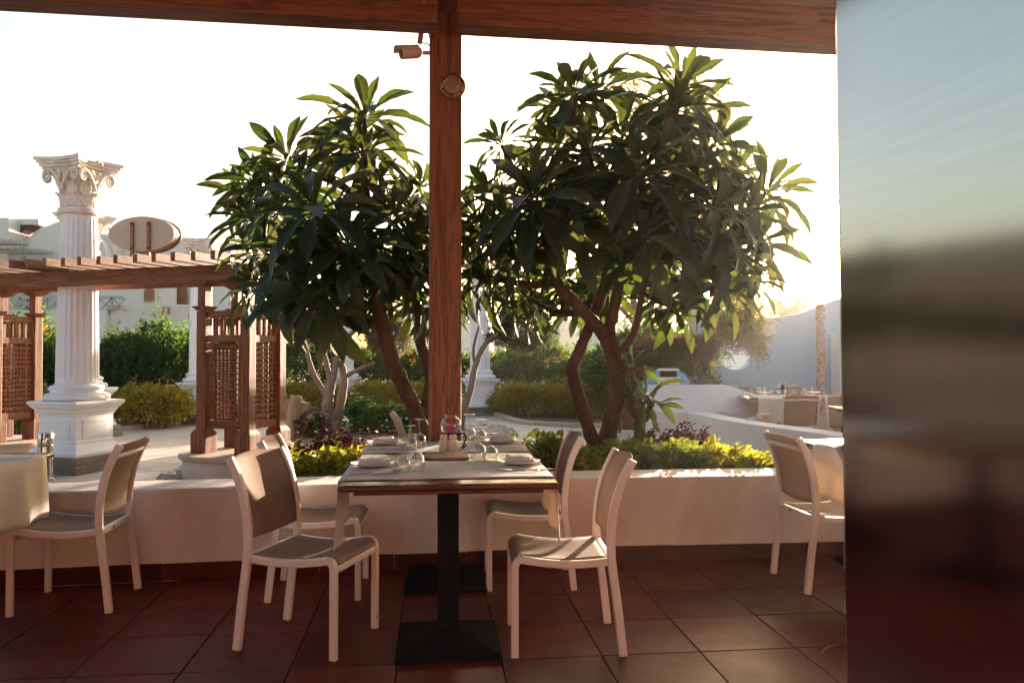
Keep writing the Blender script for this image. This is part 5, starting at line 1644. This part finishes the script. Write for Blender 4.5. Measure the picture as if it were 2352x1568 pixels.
for me, px, py, lab in ((GS, 925, 1083, 'small upturned wine glass nearest the near left plate'), (GL, 956, 1081, 'tall upturned wine glass at the near left place setting'),
                        (GS, 943, 1033, 'small upturned wine glass beside the far left plate'), (GL, 963, 1030, 'tall upturned wine glass at the far left place setting'),
                        (GL, 1100, 1058, 'tall upturned wine glass at the near right place setting'), (GS, 1127, 1056, 'small upturned wine glass beside the near right plate'),
                        (GL, 1079, 1014, 'tall upturned wine glass right of the candle lamp'), (GS, 1104, 1014, 'small upturned wine glass beside the far right plate')):
    put_glass(me, onz(px, py, ZT), lab)

def make_plate():
    t = thing('dinner_plate', '', 'plate')
    MB().lathe([(.0005, .004), (.058, .004), (.07, .008), (.098, .016), (.105, .019), (.106, .021), (.098, .0195), (.069, .0115), (.058, .008), (.0005, .008)], 40).build('plate_body', CERAMIC, t, smooth=60)
    return t
def napkin_mesh(seed):
    """folded cloth: three soft layers and a lifted flap"""
    rn = random.Random(seed)
    mb = MB()
    z = 0.0015
    def layer(lx_, ly_, h, ox, oy, rot, lift=0.0):
        nu, nv = 16, 8
        a1, a2 = rn.uniform(0, 6), rn.uniform(0, 6)
        ca, sa = math.cos(rot), math.sin(rot)
        vs, fs = [], []
        for s in (0, 1):
            for i in range(nu + 1):
                for k in range(nv + 1):
                    u, v = i / nu * 2 - 1, k / nv * 2 - 1
                    e = (1 - abs(u) ** 7) ** .5 * (1 - abs(v) ** 5) ** .5
                    x, y = u * lx_ / 2, v * ly_ / 2
                    zz = z + (h if s else 0) * (.25 + .75 * e) + .0028 * math.sin(u * 4.5 + a1) * math.sin(v * 3 + a2) + lift * max(0, v) ** 2 * (0.6 + .4 * math.sin(u * 2 + a1))
                    vs.append((ox + x * ca - y * sa, oy + x * sa + y * ca, zz))
        N = (nu + 1) * (nv + 1)
        for i in range(nu):
            for k in range(nv):
                a = i * (nv + 1) + k
                fs += [(a, a + 1, a + nv + 2, a + nv + 1)[::-1], (N + a, N + a + 1, N + a + nv + 2, N + a + nv + 1)]
        rim = [k for k in range(nv + 1)] + [i * (nv + 1) + nv for i in range(1, nu + 1)] + [nu * (nv + 1) + k for k in range(nv - 1, -1, -1)] + [i * (nv + 1) for i in range(nu - 1, 0, -1)]
        for a, b3 in zip(rim, rim[1:] + rim[:1]): fs.append((a, b3, N + b3, N + a))
        mb.add(vs, fs)
    layer(.158, .088, .010, 0, 0, rn.uniform(-.04, .04)); z = .0125
    layer(.150, .074, .010, .002, .004, rn.uniform(-.05, .05), .004); z = .0235
    layer(.128, .056, .008, -.008, .008, rn.uniform(-.08, .08), .012)
    return mb.mesh('napkin', 70)
pl0 = make_plate()
first = True
for px, py, lab, rz in ((856, 1071, 'near left', .15), (1192, 1066, 'near right', -.1), (883, 1020, 'far left', .2), (1150, 1017, 'far right', -.05)):
    p = onz(px, py, ZT)
    L = 'white dinner plate at the %s place of the centre table' % lab
    if first: pl0.location = p; pl0['label'] = L; pl0['group'] = 'dinner plates'; first = False
    else: dup(pl0, L, p, 0, 'dinner plates')
    me = napkin_mesh(hash(lab) % 97); me.materials.append(NAPKIN)
    tag(link('napkin', me, None, loc=p + Vector((0.004, 0, .0065)), rz=rz + TR), 'folded white napkin on the %s plate of the centre table' % lab, 'napkin', 'folded napkins')
p = Vector((-2.70, 3.96, ZT)); dup(pl0, 'white dinner plate on the cut off left table', p, 0, 'dinner plates')
me = napkin_mesh(5); me.materials.append(NAPKIN)
tag(link('napkin', me, None, loc=p + Vector((0, 0, .0065)), rz=.3), 'folded white napkin on the cut off left table', 'napkin', 'folded napkins')

def cut_mesh(kind):
    mb = MB()
    if kind == 'knife':
        mb.grid(lambda u, v: (-.11 + .11 * u, (v - .5) * (.012 + .004 * math.sin(u * PI)), .004 + .003 * math.sin(v * PI)), 8, 4)
        mb.grid(lambda u, v: (.0 + .115 * u, (v - .5) * .019 * (1 - max(0, u - .75) ** 1.2 * 4.2) + .002, .003 + .0012 * math.sin(v * PI)), 10, 3)
    elif kind == 'spoon':
        mb.grid(lambda u, v: (-.10 + .13 * u, (v - .5) * (.014 - .008 * u), .004 + .006 * math.sin(u * PI) + .002 * math.sin(v * PI)), 8, 4)
        mb.grid(lambda u, v: (.028 + .062 * u, (v - .5) * .042 * math.sin(PI * (u * .93 + .05)) ** .7, .014 - .012 * math.sin(PI * v) * math.sin(PI * u)), 10, 8)
    else:
        mb.grid(lambda u, v: (-.10 + .13 * u, (v - .5) * (.014 - .008 * u), .004 + .006 * math.sin(u * PI) + .002 * math.sin(v * PI)), 8, 4)
        mb.grid(lambda u, v: (.028 + .03 * u, (v - .5) * (.008 + .016 * min(1, u * 1.6)), .006 + .004 * u), 6, 4)
        for k in range(4):
            y0 = (k - 1.5) * .0062
            mb.grid(lambda u, v: (.056 + .042 * u, y0 + (v - .5) * .0036 * (1 - .5 * u), .010 + .004 * u - .006 * u * u), 5, 2)
    me = mb.mesh(kind, 60); me.materials.append(CUTLERY)
    return me
KN, SPN, FK = cut_mesh('knife'), cut_mesh('spoon'), cut_mesh('fork')
def cut(me, px, py, rz, label, z=ZT):
    o = link(me.name.split('.')[0], me, None, solid=.0018, loc=onz(px, py, z), rz=rz)
    tag(o, label, me.name.split('.')[0], 'cutlery on the centre table')
cut(KN, 855, 1089, TR + .02, 'steel knife in front of the near left plate')
cut(SPN, 880, 1085, TR + .12, 'steel spoon in front of the near left plate')
cut(KN, 885, 1032, TR, 'steel knife in front of the far left plate')
cut(SPN, 905, 1031, TR + .1, 'steel spoon in front of the far left plate')
cut(FK, 1190, 1082, TR + PI - .12, 'steel fork in front of the near right plate')
cut(KN, 1215, 1079, TR + .03, 'steel knife in front of the near right plate')
cut(FK, 1150, 1027, TR + PI, 'steel fork in front of the far right plate')
o = link('knife', KN, None, solid=.0018, loc=(-2.615, 4.10, ZT), rz=TR + .1); tag(o, 'steel knife beside the plate on the cut off left table', 'knife')

bd = thing('serving_board', 'round pale wooden board at the middle of the centre table', 'board', onz(1026, 1050, H_ + .0005))
MB().lathe([(.001, 0), (.118, 0), (.124, .004), (.124, .012), (.12, .017), (.001, .017)], 44).build('board_body', PALEWOOD, bd, smooth=50)
for px, lab in ((1019, 'left'), (1040, 'right')):
    s_ = thing('salt_shaker', '%s one of two cream ceramic shakers before the candle lamp' % lab, 'shaker', onz(px, 1037, ZT), 0, 'ceramic shakers')
    MB().lathe([(.001, 0), (.024, 0), (.026, .003), (.026, .060), (.024, .066), (.019, .072), (.001, .072)], 24).build('body', SHAKER, s_, smooth=50)
    MB().lathe([(.001, .0722), (.018, .0722), (.0205, .076), (.0205, .090), (.017, .096), (.001, .098)], 24).build('cap', SHAKER, s_, smooth=50)
lampP = onz(1036, 1030, ZT)
lm = thing('candle_lamp', 'glass globe candle lamp with red candle in black iron stand on the centre table', 'lamp', lampP)
MB().lathe([(.001, 0), (.042, 0), (.042, .006), (.012, .012), (.008, .02), (.008, .068), (.02, .074), (.046, .078), (.05, .086), (.044, .088), (.001, .084)], 24).build('stand', IRON, lm, smooth=50)
MB().tube(catmull([(.046, 0, .082), (.075, 0, .088), (.085, 0, .06), (.07, 0, .02), (.062, 0, .0), (.07, 0, -.01 + .016), (.084, 0, .014), (.08, 0, .028)], 5), .0045, 8).build('handle', IRON, lm, smooth=60)
MB().lathe([(.001, .0855), (.027, .0855), (.028, .09), (.0275, .134), (.025, .14), (.006, .135), (.001, .134)], 24).build('candle', CANDLE, lm, smooth=50)
gp_out = [(r, z + .018) for r, z in [(.040, .071), (.052, .085), (.061, .105), (.0625, .12), (.058, .138), (.046, .155), (.032, .165), (.031, .172), (.034, .176)]]
MB().lathe(gp_out, 32, cap=False).build('globe', GLASS, lm, smooth=60)

# far tables: glasses and lamp
def farglass(me, px, py, h, label):
    put_glass(me, onz(px, py, h), label)
zA = H_ - .02 + .006
farglass(GS, 1823, 907, zA, 'left upturned glass of the far table pair')
farglass(GL, 1846, 906, zA, 'tall upturned glass of the left pair on the far table')
farglass(GS, 1770, 908, zA, 'upturned glass just right of the lamp on the far table')
farglass(GS, 1786, 909, zA, 'glinting upturned glass near the front of the far table')
farglass(GS, 1724, 904, zA, 'small upturned glass at the left of the far table')
farglass(GL, 1742, 903, zA, 'tall upturned glass at the left of the far table')
l2 = dup(lm, 'glass globe candle lamp on the far table before the blue wall', onz(1798, 905, zA), .3)
pf = dup(pl0, 'white dinner plate at the left of the far table', onz(1760, 904, zA), 0, 'dinner plates')
dup(pl0, 'white dinner plate at the right of the far table', onz(1868, 903, zA), 0, 'dinner plates')

# ================================================================== FITTINGS ON THE POST
pf_ = 5.13 - .105
cm = thing('security_camera', 'pale bullet security camera bracketed to the left of the timber post', 'camera', atY(993, 122, 5.06))
MB().lathe([(.001, 0), (.036, 0), (.036, .008), (.030, .014), (.013, .02), (.013, .062), (.001, .064)], 20, M=Matrix.Rotation(-PI / 2, 4, 'Y')).build('bracket', CAMWHITE, cm, smooth=50)
axd = Vector((-.86, -.42, -.20)).normalized()
Mq = Matrix.Translation(Vector((-.075, -.005, .004))) @ axd.to_track_quat('Z', 'Y').to_matrix().to_4x4()
body = MB().lathe([(.001, 0), (.026, 0), (.036, .012), (.040, .03), (.041, .135), (.036, .14), (.034, .128), (.001, .126)], 24, M=Mq).build('body', CAMWHITE, cm, smooth=50)
MB().lathe([(.001, .1262), (.030, .1262), (.030, .128), (.001, .130)], 24, M=Mq).build('lens', BLACKM, body, smooth=50)
hood = MB()
def hd(u, v):
    th = R(-75 + 150 * v); 
    q = Vector((0, 0, 0)) 
    X = Mq.to_3x3(); upv = (Vector((0, 0, 1)) - axd * axd.z).normalized(); sdv = axd.cross(upv)
    return Vector((-.075, -.005, .004)) + axd * (.02 + .15 * u) + (upv * math.cos(th) + sdv * math.sin(th)) * .046
hood.grid(hd, 4, 10).build('sun_hood', CAMWHITE, cm, smooth=60, solid=.003)
MB().tube(catmull([(-.004, 0, .03), (-.03, -.01, .055), (-.06, -.01, .06), (-.075, -.01, .07)], 4), .004, 6).build('cable', BLACKM, cm, smooth=60)
cu = atY(964, 100, 5.0); ct_ = atY(966, -40, 4.72)
cn = thing('cable_conduit', 'ribbed flexible conduit hanging from the beam above the security camera', 'conduit', cu)
Q = catmull([(0, 0, 0), (.012, 0, .1), (.02, -.02, .22), (ct_ - cu) * .7 + Vector((.02, 0, 0)), (ct_ - cu)], 14)
MB().tube(Q, [.0165 + (.002 if i % 2 else -.001) for i in range(len(Q))], 10).build('conduit_body', CONDUIT, cn, smooth=0)
bl = thing('bulkhead_light', 'round bronze bulkhead light with frosted glass on the timber post', 'light', atY(1040, 200, pf_ - .002))
Mb = Matrix.Rotation(PI / 2, 4, 'X')
MB().lathe([(.045, 0), (.082, 0), (.084, .012), (.078, .026), (.062, .032), (.056, .024), (.045, .02)], 40, M=Mb).build('ring', BRONZE, bl, smooth=50)
MB().lathe([(.001, .030), (.03, .029), (.05, .024), (.0555, .018), (.0555, .002), (.001, .002)], 40, M=Mb).build('lens', FROST, bl, smooth=50)
for k in range(6):
    a = k * PI / 3 + .4
    MB().lathe([(.001, .034), (.006, .0335), (.0065, .028), (.001, .028)], 10, M=Mb @ Matrix.Translation(Vector((.069 * math.cos(a), .069 * math.sin(a), 0)))).build('screw', IRON, bl, smooth=50)

# ================================================================== ON THE END BLOCK AND BEHIND
lb = thing('louvre_lamp', 'square grey lamp with dark louvre band on the parapet end block', 'lamp', (atY(1535, 885, 11.5).x, 11.5, .90))
MB().box((0, 0, .06), (.26, .26, .12)).build('base_block', PARAPET_M, lb, bevel=.006)
MB().box((0, 0, .165), (.20, .20, .09)).build('glass_core', DARKROOF, lb)
for k in range(4):
    MB().box((0, 0, .13 + .024 * k), (.235, .235, .008)).build('louvre', IRON, lb)
MB().box((0, 0, .228), (.26, .26, .03)).build('cap', PARAPET_M, lb, bevel=.004)
br = thing('blue_fringe_parasol', 'small dome of blue and white hanging strands behind the louvre lamp', 'parasol', (atY(1535, 885, 12.05).x - .02, 12.05, -.05))
MB().tube([(0, 0, 0), (0, 0, 1.16)], .02, 8).build('pole', DARKROOF, br)
mb = MB()
for k in range(70):
    a = 2 * PI * k / 70 + random.uniform(-.03, .03); r1 = .36 * random.uniform(.9, 1.05)
    mb.tube(catmull([(0, 0, 1.17), (r1 * .5 * math.cos(a), r1 * .5 * math.sin(a), 1.14), (r1 * .9 * math.cos(a), r1 * .9 * math.sin(a), 1.0), (r1 * 1.02 * math.cos(a), r1 * 1.02 * math.sin(a), .72 + random.uniform(-.05, .05))], 3), .014, 5)
mb.build('strands', BLUEROPE, br, smooth=60)
so = thing('dark_armchair', 'dark brown armchair half hidden behind the sloping parapet end', 'armchair', (4.05, 12.9, -.02), R(-110))
MB().box((0, 0, .25), (.62, .62, .2)).build('seat', DARKROOF, so, bevel=.03)
MB().box((-.27, 0, .52), (.12, .62, .5)).build('backrest', DARKROOF, so, bevel=.04)
for s in (-1, 1):
    MB().box((0.02, s * .27, .42), (.55, .09, .2)).build('armrest', DARKROOF, so, bevel=.03)
    for x in (-.24, .24): MB().box((x, s * .26, .08), (.05, .05, .16)).build('leg', IRON, so)
bc = dup(ch0, 'black chair in deep shade behind the plumeria stems', (atY(1437, 900, 13.6).x, 13.6, .02), R(200))
def recolor(o):
    for c in o.children:
        if c.type == 'MESH':
            c.data = c.data.copy(); c.data.materials.clear(); c.data.materials.append(BLACKM)
        recolor(c)
recolor(bc)
if 'group' in bc: del bc['group']

# dry leaf on the floor by the pillar
dl_ = thing('dry_leaf', 'curled dry brown leaf on the floor tiles by the steel pillar', 'leaf', onz(1930, 1502, .004))
o = link('blade', plum_leaf(1.2, .9), YLEAF, dl_); o.scale = (.12, .12, .12); o.location = (0, 0, .04); o.rotation_euler = (0, .1, 2.8)

# ================================================================== AIR
m = bpy.data.materials.new('sun_glow_haze'); m.use_nodes = True  # thin volume added to give a warm glow towards the sun
nt = m.node_tree; nt.nodes.clear()
out = nt.nodes.new('ShaderNodeOutputMaterial'); pv_ = nt.nodes.new('ShaderNodeVolumePrincipled')
pv_.inputs['Color'].default_value = (0.95, 0.9, 0.85, 1); pv_.inputs['Density'].default_value = 0.0004; pv_.inputs['Anisotropy'].default_value = 0.80
nt.links.new(pv_.outputs[0], out.inputs['Volume'])
hz_ = MB().box((0, 200, 2.55), (810, 810, 7.3)).build('haze', m)
struct(hz_, 'stuff')
